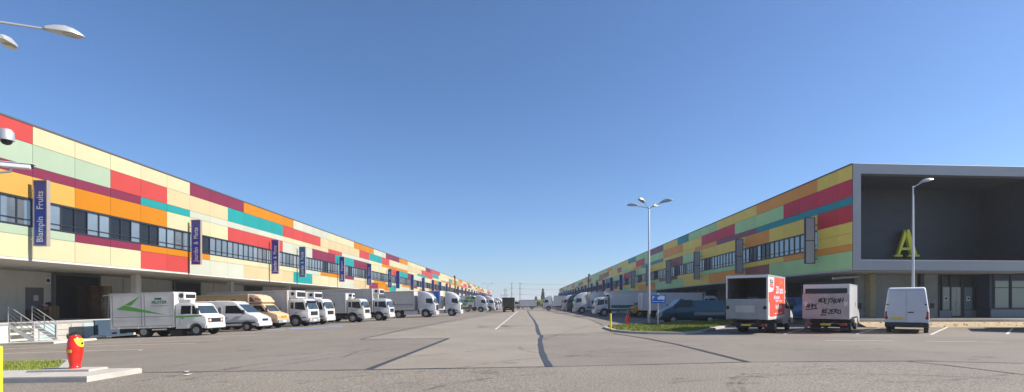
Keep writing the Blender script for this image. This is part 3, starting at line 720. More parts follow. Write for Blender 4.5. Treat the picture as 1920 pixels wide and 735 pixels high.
CABS = {
 'old': dict(front=[(.66, .52), (.74, .80), (.72, 1.22), (.60, 1.34), (.34, 1.42)], top=(.02, 2.05), roof=[(-.10, 2.16), (-.4, 2.22), (-1.26, 2.22), (-1.3, 2.16)], floor=.50, r=.37, w=2.05, tin=.10, belt=1.40,
   win=[[(-.95, 1.47), (-.28, 1.47), (-.28, 2.03), (-.93, 2.03)], [(-.19, 1.46), (.20, 1.44), (-.07, 2.02), (-.19, 2.02)]], grille=(.70, .755, .80, .86, 1.15), bump=(.55, .80, .46, .74), lamp=(.745, .60, 1.0, .10), mir=(.28, 1.65)),
 'nose': dict(front=[(.86, .50), (.97, .80), (.93, 1.15), (.78, 1.24), (.25, 1.42)], top=(-.25, 2.05), roof=[(-.4, 2.15), (-.7, 2.2), (-1.3, 2.2), (-1.35, 2.15)], floor=.50, r=.37, w=2.0, tin=.10, belt=1.40,
   win=[[(-1.15, 1.46), (-.06, 1.46), (-.42, 2.0), (-1.12, 2.0)]], grille=(.90, .98, .78, .86, 1.08), bump=(.70, 1.04, .44, .74), lamp=(.965, .66, .97, .10), mir=(.1, 1.6)),
 'van': dict(front=[(.86, .42), (.98, .68), (.91, .98), (.56, 1.2), (.10, 1.38)], top=(-.72, 2.10), roof=[(-.95, 2.27), (-1.3, 2.33), (-1.7, 2.33), (-1.75, 2.28)], floor=.42, r=.34, w=1.95, tin=.11, belt=1.25,
   win=[[(-1.55, 1.40), (-.16, 1.37), (-.78, 2.02), (-1.52, 2.02)]], grille=(.90, .965, .42, .74, .94), bump=(.72, 1.02, .36, .66), lamp=(.90, .66, .86, .12), mir=(-.15, 1.5)),
 'mid': dict(front=[(1.18, .52), (1.27, .75), (1.27, 1.2), (1.24, 1.5)], top=(1.0, 2.30), roof=[(.9, 2.45), (.7, 2.55), (-.42, 2.58), (-.5, 2.52)], floor=.55, r=.48, w=2.3, tin=.07, belt=1.5,
   win=[[(.02, 1.62), (.98, 1.48), (.80, 2.24), (.02, 2.24)], [(-.40, 1.66), (-.10, 1.64), (-.10, 2.22), (-.40, 2.22)]], grille=(1.24, 1.292, .75, .98, 1.36), bump=(.85, 1.34, .36, .80), lamp=(1.33, .84, .62, .12), mir=(1.15, 1.95)),
 'heavy': dict(front=[(1.30, .48), (1.40, .8), (1.42, 1.5), (1.38, 1.85)], top=(1.10, 2.72), roof=[(.95, 2.9), (.55, 3.3), (-.1, 3.60), (-.78, 3.66), (-.88, 3.58)], floor=.52, r=.51, w=2.48, tin=.045, belt=1.9,
   win=[[(.10, 2.0), (1.10, 1.88), (.92, 2.62), (.10, 2.62)]], grille=(1.38, 1.44, .85, .95, 1.70), bump=(1.0, 1.48, .30, .84), lamp=(1.47, .92, .66, .13), mir=(1.3, 2.25)),
}
def cab(parent, kind, paint, low=1.0, stripe=None, screen=None, bumper=None, grille=None):
    k = CABS[kind]; r = k['r']; Ra = r + .10; fl = k['floor']; xr = k['roof'][-1][0]; wd = k['w']
    P = []
    if xr > -Ra: P.append((xr, r + math.sqrt(Ra * Ra - xr * xr))); a0 = math.acos(xr / Ra)
    else: P.append((xr, fl)); a0 = math.pi - math.asin(max(-1, (fl - r) / Ra)); P.append((Ra * math.cos(a0), fl))
    a1 = math.asin((fl - r) / Ra)
    for i in range(1, 11): a = a0 + (a1 - a0) * i / 10; P.append((Ra * math.cos(a), r + Ra * math.sin(a)))
    P += k['front'] + [k['top']] + k['roof']
    c = shell('cab', P, wd, paint, parent, k['belt'], k['tin'], .07 if kind != 'heavy' else .10, 3)
    ws0 = k['front'][-1]; h = lambda z: half(z, wd, k['belt'], k['tin'])
    front_glass(c, ws0, k['top'], h(ws0[1]) - .10, h(k['top'][1]) - .13, m=screen)
    for q in k['win']: side_glass(c, q, wd, k['belt'], k['tin'])
    g0 = k['grille']; MB().box(g0[0], g0[1], -g0[2], g0[2], g0[3], g0[4]).build('grille', grille or M_black, c, bevel=.01)
    b0 = k['bump']; MB().box(b0[0], b0[1], -wd / 2 + .03, wd / 2 - .03, b0[2], b0[3]).build('bumper', bumper or M_black, c, bevel=.05)
    l0 = k['lamp']
    for s in (-1, 1):
        MB().lathe([(l0[3], -.04), (l0[3], .01), (l0[3] * .7, .03)], 14, (l0[0], s * l0[1], l0[2]), 'x').build('headlight', M_lamp, c, smooth=True)
        MB().box(l0[0] - .06, l0[0] + .012, s * (l0[1] + l0[3] + .03) - .06, s * (l0[1] + l0[3] + .03) + .06, l0[2] - .06, l0[2] + .06).build('indicator', M_amber, c)
        mx, mz = k['mir']; mm = MB().box(mx - .05, mx + .05, s * (wd / 2 + .14) - .10, s * (wd / 2 + .14) + .10, mz - .20, mz + .22).build('mirror', M_black, c, bevel=.03)
        MB().tube((mx - .02, s * (h(mz) - .02), mz - .1), (mx - .02, s * (wd / 2 + .10), mz - .05), .015).build('arm', M_black, mm)
        # door seam and handle
        xs_ = [p[0] for p in k['win'][0]]; zz = fl + .25 if kind in ('old', 'nose', 'van') else 1.12
        MB().box(min(xs_) - .08, min(xs_) - .068, s * (wd / 2 - .004), s * (wd / 2 + .002), zz, k['belt'] - .02).build('door_seam', M_black, c)
        MB().box(min(xs_) + .04, min(xs_) + .2, s * (wd / 2 - .004), s * (wd / 2 + .025), k['belt'] - .22, k['belt'] - .18).build('door_handle', M_black, c)
        wheel(parent, 0, s * (wd / 2 - .17), r, .26 if kind in ('mid', 'heavy') else .2, s)
        if kind in ('mid', 'heavy'):
            mg = MB()
            for i in range(10):
                a = 2.6 - i * .24; b_ = a - .24; mg.slab([((Ra - .01) * math.cos(t), s * (wd / 2 - .16), r + (Ra - .01) * math.sin(t)) for t in (a, b_)] + [((Ra + .06) * math.cos(t), s * (wd / 2 - .16), r + (Ra + .06) * math.sin(t)) for t in (b_, a)], (0, s * .175, 0))
            mg.build('mudguard', M_black, c)
    MB().box(b0[1] + .001, b0[1] + .012, -.26, .26, b0[2] + .12, b0[2] + .23).build('number_plate', M_whitesign, c)
    if stripe:
        for s in (-1, 1): MB().slab([(xr + .02, s * (wd / 2 + .001), k['belt'] - .16), (.45, s * (wd / 2 + .001), k['belt'] - .13), (.45, s * (wd / 2 + .001), k['belt'] - .03), (xr + .02, s * (wd / 2 + .001), k['belt'] - .03)], (0, s * .004, 0)).build('stripe', stripe, c)
    if kind in ('mid', 'heavy'):
        MB().tube((ws0[0] + .03, -.5, ws0[1] + .02), (ws0[0] - .1, .1, ws0[1] + .45), .012).build('wiper', M_black, c)
        for s in (-1, 1):
            st = MB(); st.box(.62, 1.02, s * (wd / 2 - .16), s * (wd / 2 + .004), .40, .50); st.box(.62, 1.02, s * (wd / 2 - .16), s * (wd / 2 + .003), .78, .86); st.build('step', M_black, c)
    return c
def chassis(root, x0, x1, w, z, mat_=None):
    ch = MB(); ch.box(x0, x1, -.48, -.36, z - .26, z); ch.box(x0, x1, .36, .48, z - .26, z)
    n = 5
    for i in range(n): xx = x0 + (x1 - x0) * (i + .5) / n; ch.box(xx - .05, xx + .05, -.359, .359, z - .22, z - .04)
    return ch.build('chassis', mat_ or M_chassis, root)
def cargo(root, x0, x1, w, z0, z1, m, trim=None, doors=True, sidedoor=None, name='cargo_box'):
    b = MB().box(x0, x1, -w / 2, w / 2, z0, z1).build(name, m, root, bevel=.015); t = MB(); tr = trim or M_alu
    for s in (-1, 1):
        y0, y1 = sorted((s * (w / 2 - .05), s * (w / 2 + .008)))
        t.box(x0 - .006, x1 + .006, y0, y1, z1 - .06, z1 + .008); t.box(x0 - .006, x1 + .006, y0, y1, z0 - .012, z0 + .10)
        for xx in (x0, x1): t.box(xx - (.006 if xx == x0 else .07), xx + (.07 if xx == x0 else .006), y0, y1, z0 + .101, z1 - .061)
    t.box(x0 - .006, x0 + .05, -w / 2 + .05, w / 2 - .05, z1 - .06, z1 + .008); t.box(x1 - .05, x1 + .006, -w / 2 + .05, w / 2 - .05, z1 - .06, z1 + .008)
    t.build('edge_trim', tr, b)
    if doors:
        for s in (-1, 1):
            d = MB().box(x0 - .03, x0 - .002, min(s * .01, s * (w / 2 - .07)), max(s * .01, s * (w / 2 - .07)), z0 + .06, z1 - .10).build('rear_door', m, b, bevel=.008)
            MB().tube((x0 - .05, s * .18, z0 + .1), (x0 - .05, s * .18, z1 - .15), .014).build('lock_rod', M_steel, d)
    if sidedoor:
        xa, xb, s = sidedoor; f = MB(); y0, y1 = sorted((s * (w / 2 + .001), s * (w / 2 + .012)))
        for q in ((xa, xb, z1 - .34, z1 - .31), (xa, xa + .025, z0 + .1, z1 - .341), (xb - .025, xb, z0 + .1, z1 - .341)): f.box(q[0], q[1], y0, y1, q[2], q[3])
        f.build('side_door_frame', M_chassis, b)
        for zz in (z1 - .45, (z0 + z1) / 2, z0 + .2): MB().box(xb - .01, xb + .12, y0, y1 + .01, zz, zz + .05).build('hinge', M_chassis, b)
    return b
def rear_kit(root, x0, w, z):
    for s in (-1, 1):
        MB().box(x0 - .05, x0 + .02, s * (w / 2 - .28) - .17, s * (w / 2 - .28) + .17, z - .34, z - .22).build('tail_light', M_tail, root)
    MB().box(x0 - .02, x0 + .06, -w / 2 + .06, w / 2 - .06, z - .62, z - .50).build('rear_bumper', M_chassis, root)
    MB().box(x0 - .055, x0 - .04, -.26, .26, z - .36, z - .25).build('number_plate', M_plate_y, root)
def running(root, wb, w, r, zbox, x0, extra=(), guard=True):
    for xw in [-wb] + list(extra):
        for s in (-1, 1):
            wheel(root, xw, s * (w / 2 - .28), r, .25, s, True)
            MB().box(xw - r - .12, xw + r + .12, s * (w / 2 - .28) - .26, s * (w / 2 - .28) + .26, zbox - .085, zbox - .05).build('mud_shield', M_chassis, root)
            MB().box(xw - r - .16, xw - r - .13, s * (w / 2 - .28) - .24, s * (w / 2 - .28) + .24, .22, zbox - .1).build('mud_flap', M_black, root)
        MB().tube((xw, -w / 2 + .5, r), (xw, w / 2 - .5, r), .09).build('axle', M_chassis, root)
    if guard:
        for s in (-1, 1):
            gm = MB(); y0, y1 = sorted((s * (w / 2 - .06), s * (w / 2 - .03)))
            gm.box(-wb + r + .2, -1.9, y0, y1, .45, .54); gm.box(-wb + r + .2, -1.9, y0, y1, .68, .77); gm.build('side_guard', M_alu, root)
    MB().tube((-1.75, w / 2 - .42, zbox - .42), (-.95, w / 2 - .42, zbox - .42), .27, n=14).build('fuel_tank', M_alu, root)
    MB().box(-1.75, -.95, -w / 2 + .12, -w / 2 + .6, zbox - .62, zbox - .2).build('battery_box', M_chassis, root, bevel=.03)
def fridge(root, x1, z, w=1.5, h=.62, d=.55, m=None):
    f = MB().box(x1 + .002, x1 + d, -w / 2, w / 2, z - h, z).build('fridge_unit', m or M_white, root, bevel=.06)
    MB().box(x1 + d - .01, x1 + d + .012, -w / 2 + .12, w / 2 - .12, z - h + .1, z - .14).build('vent_grille', M_black, f)
    for s in (-1, 1): MB().lathe([(.16, -.005), (.16, .012)], 16, (x1 + d * .5, s * (w / 2 + .004), z - h * .45), 'y').build('fan_cover', M_black, f)
    return f
def seat(root, X, Y, rz, wb):
    """stand the vehicle on the cross-falling ground"""
    dx, dy = math.cos(rz), math.sin(rz); z0 = gz(X); z1 = gz(X - dx * wb)
    root.location = (X, Y, z0); root.rotation_euler = (0, -math.atan2(z0 - z1, wb), rz)
def row_place(root, px, Y, rz, wb, tw): X = (px - HX) * Y / F; seat(root, X, Y + tw, rz, wb); return X
def rigid(label, kind, paint, wb, x0, w, z0, z1, bm_, fr=None, gap=.12, cat='truck', name='box_truck', red=False, sidedoor=None, stripe=None, screen=None, bumper=None, guard=True, doors=True, grille=None):
    t = thing(name, label, cat); cab(t, kind, paint, stripe=stripe, screen=screen, bumper=bumper, grille=grille)
    k = CABS[kind]; x1 = k['roof'][-1][0] - gap
    chassis(t, x0 + .1, .7, w, z0 - .03, M_chassis_red if red else None); b = cargo(t, x0, x1, w, z0, z1, bm_, sidedoor=sidedoor, doors=doors)
    running(t, wb, w, k['r'], z0, x0, guard=guard); rear_kit(t, x0, w, z0)
    if fr: fridge(t, x1, z1 - .03, *fr)
    return t, b, x1
def semi(label, paint, trailer_m, zt=3.75, length=13.2, tin_skirt=True, low=False, bumper=None):
    t = thing('semi_truck', label, 'truck'); c = cab(t, 'heavy', paint, bumper=bumper or paint)
    chassis(t, -4.6, .8, 2.4, .98)
    b = cargo(t, -1.55 - length, -1.55, 2.5, 1.12, zt, trailer_m, name='trailer_box')
    for s in (-1, 1):
        MB().box(-3.0, -1.1, s * .95 - .22, s * .95 + .22, .42, .95).build('side_fairing', paint if s else paint, t, bevel=.04)
        wheel(t, -3.75, s * .98, .51, .25, s, True)
    for xw in (-9.9, -11.2, -12.5):
        for s in (-1, 1): wheel(t, xw, s * 1.05, .5, .32, s)
    for s in (-1, 1):
        MB().box(-9.0, -4.8, s * 1.16 - .02, s * 1.16 + .02, .42, 1.08).build('pallet_locker', M_boxg, t)
        for k in range(6): MB().box(-8.9 + k * .75, -8.86 + k * .75, s * 1.19 - .01, s * 1.19 + .01, .42, 1.08).build('rib', M_chassis, t)
        MB().box(-4.5, -4.35, s * .8 - .06, s * .8 + .06, .06, 1.1).build('landing_leg', M_chassis, t)
    chassis(t, -1.5 - length, -4.7, 2.4, 1.10); rear_kit(t, -1.55 - length, 2.5, 1.12)
    return t, b
def van(label, paint, L=4.6, top=2.50, rearbits=False, name='van', bumper=None, wb=3.55, glass=None, cat='van'):
    t = thing(name, label, cat); r = .34; Ra = r + .09; wd = 1.95; belt = 1.12; tin = .115
    P = [(-L, .46)]
    for cx in (-wb, 0):
        a = math.asin((.42 - r) / Ra)
        for i in range(11): q = math.pi - a - (math.pi - 2 * a) * i / 10; P.append((cx + Ra * math.cos(q), r + Ra * math.sin(q)))
    P += [(.86, .42), (.98, .66), (.93, .96), (.60, 1.20), (.12, 1.38), (-.74, 2.14), (-1.02, 2.14 + (top - 2.14) * .7), (-1.5, top - .03), (-2.2, top), (-L + .35, top), (-L + .13, top - .07), (-L + .05, top - .25), (-L - .02, 1.25)]
    b = shell('body', P, wd, paint, t, belt, tin, .085, 3)
    h = lambda z: half(z, wd, belt, tin)
    front_glass(b, (.12, 1.38), (-.74, 2.14), h(1.38) - .09, h(2.14) - .12)
    side_glass(b, [(-1.62, 1.42), (-.12, 1.38), (-.78, 2.0), (-1.60, 2.02)], wd, belt, tin, m=glass)
    MB().box(.91, .975, -.42, .42, .74, .93).build('grille', M_black, b, bevel=.01)
    MB().box(.70, 1.03, -wd / 2 + .01, wd / 2 - .01, .34, .64).build('bumper', bumper or M_black, b, bevel=.06)
    MB().box(1.031, 1.04, -.26, .26, .46, .57).build('number_plate', M_whitesign, b)
    for s in (-1, 1):
        MB().slab([(.965, s * .50, .74), (.965, s * .84, .76), (.86, s * .90, 1.0), (.90, s * .50, .96)], (-.10, 0, .0)).build('headlight', M_lamp, b)
        mm = MB().box(-.22, -.06, s * 1.10 - .11, s * 1.10 + .11, 1.34, 1.66).build('mirror', M_black, b, bevel=.04)
        MB().tube((-.14, s * .9, 1.36), (-.14, s * 1.02, 1.40), .03).build('arm', M_black, mm)
        for xw in (0, -wb): wheel(t, xw, s * (wd / 2 - .14), r, .21, s)
        for xx in (-1.75, -3.0): MB().box(xx - .006, xx + .006, s * (wd / 2 - .002), s * (wd / 2 + .003), .55, belt).build('door_seam', M_black, b); MB().slab([(xx - .006, s * (wd / 2 + .002), belt), (xx + .006, s * (wd / 2 + .002), belt), (xx + .006, s * (h(top - .3) + .002), top - .3), (xx - .006, s * (h(top - .3) + .002), top - .3)], (0, s * .002, 0)).build('door_seam', M_black, b)
        MB().box(-1.95, -1.78, s * (wd / 2 - .005), s * (wd / 2 + .025), 1.02, 1.07).build('door_handle', M_black, b); MB().box(-1.6, -1.42, s * (wd / 2 - .005), s * (wd / 2 + .025), 1.02, 1.07).build('door_handle', M_black, b)
        MB().box(-L + .1, .7, s * (wd / 2 - .004), s * (wd / 2 + .018), .60, .70).build('rubbing_strip', M_black, b) if not rearbits else None
        MB().box(-L - .035, -L + .10, s * (wd / 2 - .09) - .075, s * (wd / 2 - .09) + .075, .78, 1.22).build('tail_light', M_tail, b, bevel=.02)
    MB().box(-wb + .4, -.5, -.8, .8, .30, .44).build('underbody', M_chassis, t)
    MB().box(-L - .10, -L + .12, -wd / 2 + .01, wd / 2 - .01, .34, .60).build('rear_bumper', M_black, b, bevel=.05)
    # rear doors follow the leaning tail
    def tail(y0, y1, z0, z1, d, inset=0):
        def xx(z): return -L - .02 + (z - 1.25) * .07 / (top - .25 - 1.25) if z > 1.25 else -L - .02 + (1.25 - z) * .02 / .8
        zs = [z0, 1.25, z1] if z0 < 1.25 < z1 else [z0, z1]; mb = MB()
        for za, zb_ in zip(zs, zs[1:]):
            def cl(y, z): m_ = h(z) - .10; return max(-m_, min(m_, y))
            mb.slab([(xx(za), cl(y0, za), za), (xx(za), cl(y1, za), za), (xx(zb_), cl(y1, zb_), zb_), (xx(zb_), cl(y0, zb_), zb_)], (-d, 0, 0))
        return mb
    for s in (-1, 1):
        y0, y1 = sorted((s * .012, s * .86)); d = tail(y0, y1, .62, top - .22, .022).build('rear_door', paint, b)
        y0, y1 = sorted((s * .10, s * .70)); tail(y0, y1, 1.42, top - .42, .034).build('pressed_panel', paint, d)
        for zz in (.85, 1.6): MB().box(-L - .06, -L + .02, s * (h(zz) - .09) - .05, s * (h(zz) - .09) + .05, zz - .03, zz + .03).build('hinge', M_black, d)
    MB().box(-L - .075, -L - .03, -.32, -.06, 1.14, 1.19).build('door_handle', M_black, b)
    MB().box(-L - .062, -L - .045, .16, .66, .76, .89).build('number_plate', M_plate_y, b)
    return t

# ---- left row, fronts towards the road -------------------------------------------------
t, b, x1 = rigid('white box truck with green arrow print and green cab stripe, nearest on the left', 'old', M_white, 3.45, -5.6, 2.15, .62, 2.98, M_boxw, (1.2, .5, .42), .08, stripe=M_green, bumper=M_white2)
row_place(t, 369, 32.4, 0, 3.45, .9)
sd_ = -2.15 / 2 - .010
def art(parent, pts, m, name='print', y=None, d=-.004):
    yy = sd_ if y is None else y
    return MB().slab([(x, yy, z) for x, z in pts], (0, d, 0)).build(name, m, parent)
def bs(u, v): return (-5.6 + (u - 65) / 167.0, .62 + (520 - v) / 176.0)
art(b, [bs(130, 292), bs(225, 247), bs(420, 300), bs(680, 372), bs(440, 338)], M_green, 'green_arrow')
art(b, [bs(233, 240), bs(290, 208), bs(350, 175), bs(402, 140), bs(300, 256)], M_green, 'green_arrow')
for u in (92, 415, 448, 778): art(b, [bs(u - 4, 498), bs(u + 4, 498), bs(u + 4, 122), bs(u - 4, 122)], M_grprint, 'panel_joint', sd_ + .002)
for v in (388, 498): art(b, [bs(95, v + 3), bs(775, v + 3), bs(775, v - 3), bs(95, v - 3)], M_grprint, 'panel_joint', sd_ + .001)
text('FRUITIER', .30, M_dgreen, b, (bs(615, 225)[0], sd_ - .004, bs(615, 225)[1]), (1, 0, 0), (0, 0, 1), width=1.0)
text('LES FRUITS MAGIQUES', .07, M_grprint, b, (bs(615, 264)[0], sd_ - .004, bs(615, 264)[1]), (1, 0, 0), (0, 0, 1), width=1.1)
for du in (-28, 0, 22): art(b, [bs(602 + du, 196), bs(585 + du, 186), bs(598 + du, 172), bs(615 + du, 168), bs(622 + du, 186)], M_dgreen, 'leaf_emblem')
for u in (150, 370, 505, 720): MB().box(bs(u - 8, 0)[0], bs(u + 8, 0)[0], sd_ - .03, sd_ + .002, .60, .72).build('side_latch', M_alu, b)
MB().tube((-5.57, -.9, 2.94), (-6.2, -.9, 2.86), .02).build('door_stay', M_steel, b)

t = van('white panel van parked right of the truck with the green arrow', M_white2, 4.5, 2.42, bumper=M_white2); row_place(t, 464, 37.6, 0, 3.55, .85)

t, b, x1 = rigid('peach cab-nosed box truck with ochre box and roof fairing', 'nose', M_peach, 3.6, -6.3, 2.2, .75, 3.0, M_ochre, None, .1, bumper=M_grprint, grille=M_amber)
row_place(t, 502, 41.2, 0, 3.6, .85)
lu = shell('roof_fairing', [(-1.44, 2.23), (-.35, 2.23), (-.28, 2.32), (-.62, 2.78), (-1.05, 2.95), (-1.44, 2.97)], 2.1, M_peach, t, 2.3, .10, .06, 2)
art(lu, [(-1.36, 2.33), (-.92, 2.33), (-1.22, 2.72), (-1.36, 2.74)], M_brown, 'cutout', -1.05)
text('Plus', .24, M_brown, lu, (-.66, -1.052, 2.55), (1, 0, 0), (0, 0, 1), width=.6, shear=.3)
for cx in (-4.9, -4.35, -2.7):
    ri = MB()
    for i in range(20):
        a = i * math.pi / 10; a2 = a + math.pi / 10; ri.slab([(cx + r_ * math.cos(q), -1.11, 2.16 + r_ * math.sin(q)) for r_, q in ((.34, a), (.34, a2), (.42, a2), (.42, a))], (0, -.004, 0))
    ri.build('ring_print', M_blackprint, b)

t, b, x1 = rigid('white refrigerated truck with dark sun visor and long grey box', 'mid', M_white, 4.2, -8.0, 2.45, 1.0, 3.35, M_boxg, (1.9, .68, .7), .1, bumper=M_grprint)
row_place(t, 555, 44.3, 0, 4.2, 1.0); MB().box(.98, 1.22, -1.02, 1.02, 2.22, 2.36).build('sun_visor', mat('visor_navy', (.02, .03, .07), .4), t, bevel=.03)
t, b, x1 = rigid('white truck mostly hidden behind the refrigerated truck, only cab front showing', 'mid', M_white, 4.2, -8.0, 2.45, 1.0, 3.30, M_boxg, (1.9, .65, .7), .1, bumper=M_white2)
row_place(t, 589, 48.0, 0, 4.2, 1.0)
t, b, x1 = rigid('grey box truck with side door and pale beige cab', 'mid', mat('grey_beige_cab', (.50, .49, .45), .4, var=.04, coat=.3, grime=.15), 4.4, -7.8, 2.45, 1.05, 3.20, M_boxg, (.8, .5, .45), .12, red=True, sidedoor=(-5.7, -4.2, -1), bumper=M_white2)
row_place(t, 661.6, 52.2, 0, 4.4, 1.0)
t, b, x1 = rigid('white refrigerated truck with tall grey box right of the beige cab truck', 'mid', M_white2, 5.6, -9.6, 2.5, 1.05, 3.75, M_boxg, (1.9, .6, .75), .12, bumper=M_white2)
row_place(t, 710.6, 56.2, 0, 5.6, 1.0)
t, b = semi('silver sleeper cab lorry with long grey trailer and side door', M_white2, M_boxg, 3.72, 13.2)
f = MB()
for q in ((-7.4, -5.6, 3.05, 3.09), (-7.4, -7.36, 1.5, 3.049), (-5.64, -5.6, 1.5, 3.049)): f.box(q[0], q[1], -1.268, -1.259, q[2], q[3])
f.build('side_door_frame', M_chassis, b); MB().box(-14.7, -1.6, -1.266, -1.2585, 1.78, 1.95).build('rubbing_strip', M_grprint, b)
row_place(t, 798.6, 67.2, 0, 6, 1.05)
t, b = semi('white sleeper cab lorry with blue and yellow print on its trailer', M_white, M_boxw, 3.8, 13.2)
row_place(t, 846.5, 72.2, 0, 6, 1.05)
art(b, [(-4.1, 1.9), (-1.75, 1.9), (-1.75, 3.7), (-4.1, 3.7)], M_signblue, 'blue_print', -1.26); art(b, [(-2.95 + .5 * math.cos(a * .785), 3.2 + .38 * math.sin(a * .785)) for a in range(8)], M_yel, 'yellow_print', -1.265)
art(b, [(-2.3, 1.25), (-1.8, 1.25), (-1.8, 1.75), (-2.3, 1.75)], M_redad, 'red_print', -1.26)
t, b, x1 = rigid('white truck with green diamond print and brown patch on its box', 'heavy', M_white2, 5.4, -7.6, 2.5, 1.1, 3.55, M_boxw, None, .5, bumper=M_white2)
row_place(t, 901.5, 104, 0, 5.4, 1.05)
for i in range(3):
    for j in range(3):
        if (i, j) in ((0, 2), (2, 0)): continue
        x = -5.2 + i * 1.15 - j * .0 + j * .35; z = 1.55 + j * .65 - i * .0
        art(b, [(x, z), (x + .95, z - .1), (x + 1.25, z + .42), (x + .3, z + .52)], M_green if (i + j) % 2 else M_dgreen, 'diamond_print', -1.26)
art(b, [(-2.7, 1.2), (-1.9, 1.2), (-1.8, 1.6), (-2.5, 1.65)], M_brown, 'brown_print', -1.262)
for px, Y, lab, kd in [(916.7, 113, 'white lorry cab right after the truck with the diamond print', 'heavy'), (925.5, 123, 'white lorry cab second after the diamond print truck', 'mid'),
                       (930.5, 134, 'white lorry cab third after the diamond print truck, far down the row', 'mid'), (934.5, 150, 'white lorry farthest down the left row', 'heavy')]:
    t, b, x1 = rigid(lab, kd, M_white, 5.0, -7.4, 2.5, 1.1, 3.45, M_boxw, None, .3, bumper=M_white2); row_place(t, px, Y, 0, 5.0, 1.05)

# ---- right row, fronts towards the road -------------------------------------------------
for px, Y, lab, kd, pt, bxm in [(1029, 117, 'white lorry standing farthest out at the end of the right row', 'heavy', M_white2, M_boxw),
                                (1066, 110, 'white lorry cab next to the dark green one on the right', 'heavy', M_white, M_boxw),
                                (1076, 99, 'dark green lorry cab between two white ones on the right', 'heavy', mat('dark_green_cab', (.01, .05, .045), .35, coat=.4), M_boxw)]:
    t, b, x1 = rigid(lab, kd, pt, 5.4, -8.4, 2.5, 1.1, 3.6, bxm, None, .45, bumper=pt); row_place(t, px, Y, math.pi, 5.4, 1.05)
t, b, x1 = rigid('white lorry with roof spoiler and small green mark on its box', 'heavy', M_white, 5.4, -8.6, 2.5, 1.1, 3.7, M_boxw, None, .45, bumper=M_white)
row_place(t, 1091.4, 83.5, math.pi, 5.4, 1.05); art(b, [(-3.4, 1.3), (-1.6, 1.3), (-1.6, 1.7), (-3.4, 1.7)], M_dgreen, 'green_mark', 1.26, .004)
t, b, x1 = rigid('pale box truck squeezed between the spoiler lorry and the green striped truck', 'mid', M_boxg, 5.0, -8.2, 2.45, 1.0, 3.6, M_boxw, None, .2)
row_place(t, 1128, 73, math.pi, 5.0, 1.0)
t, b, x1 = rigid('white box truck with dark green stripe along its long box', 'mid', M_white, 4.9, -7.6, 2.45, .95, 3.05, M_boxw, (1.4, .5, .5), .25, bumper=M_white2)
row_place(t, 1133, 64.2, math.pi, 4.9, 1.0)
art(b, [(-7.55, 1.12), (-.9, 1.12), (-.9, 1.50), (-7.55, 1.50)], M_dgreen, 'green_stripe', 1.235, .004)
t, b, x1 = rigid('amber yellow truck with white box behind the red hydrant', 'nose', M_yel2, 3.6, -5.6, 2.2, .8, 2.95, M_boxw, None, .1)
row_place(t, 1199, 59.5, math.pi, 3.6, .85)
# small white car beside it
def car(label, paint):
    t = thing('car', label, 'car'); P = [(-3.2, .35)]
    for cx in (-2.5, 0):
        for i in range(9): q = math.pi - math.pi * i / 8; P.append((cx + .36 * math.cos(q), .33 + .36 * math.sin(q)))
    P += [(.72, .35), (.78, .6), (.6, .82), (-.35, .95), (-.95, 1.38), (-2.3, 1.45), (-3.0, 1.05), (-3.22, .9)]
    b = shell('body', P, 1.68, paint, t, .92, .28, .05, 2); front_glass(b, (-.35, .95), (-.95, 1.38), .62, .52)
    side_glass(b, [(-2.7, .98), (-.55, .98), (-1.0, 1.33), (-2.25, 1.37)], 1.68, .92, .28)
    for s in (-1, 1):
        MB().box(.60, .77, s * .62 - .14, s * .62 + .14, .62, .76).build('headlight', M_lamp, b, bevel=.02)
        for xw in (0, -2.5): wheel(t, xw, s * .74, .29, .18, s)
    MB().box(.6, .82, -.8, .8, .3, .52).build('bumper', paint, b, bevel=.04)
    return t
t = car('small white car between the green striped truck and the amber truck', M_white); row_place(t, 1190, 62.6, math.pi, 2.5, .75)
t, b, x1 = rigid('white box truck backed out behind the parking sign, rear towards the road', 'mid', M_white, 5.0, -7.7, 2.4, .9, 2.95, M_boxw, (1.2, .6, .5), .2)
seat(t, 13.75 + 7.7, 56.5 + 1.2, 0, 5.0)
t = van('dark teal van with grey lower side panels behind the grass island', M_teal, 4.45, 1.98, rearbits=False, wb=3.1); row_place(t, 1262, 40.6, math.pi, 3.1, .85)
for s in (-1, 1): MB().box(-4.3, -1.75, s * .977, s * .982, .72, 1.0).build('grey_side_panel', M_grprint, t); MB().bar((-4.35, s * .90, 1.62), (-1.7, s * .90, 1.60), .02, .03).build('roof_gutter', M_alu, t)
t = van('blue panel van under the overhang behind the red truck', mat('blue_van_paint', (.02, .12, .30), .3, coat=.5), 4.4, 2.2); seat(t, 21.0, 41.3, math.pi, 3.55)

# ---- the three vehicles parked with their tails to us on the right ----------------------
HD = R(50); ch_, sh_ = math.cos(HD), math.sin(HD)
def tail_place(root, px, py, wb, tw):
    p = G(px, py); X = p.x + ch_ * wb - sh_ * tw; Y = p.y + sh_ * wb + ch_ * tw; seat(root, X, Y, HD, wb)
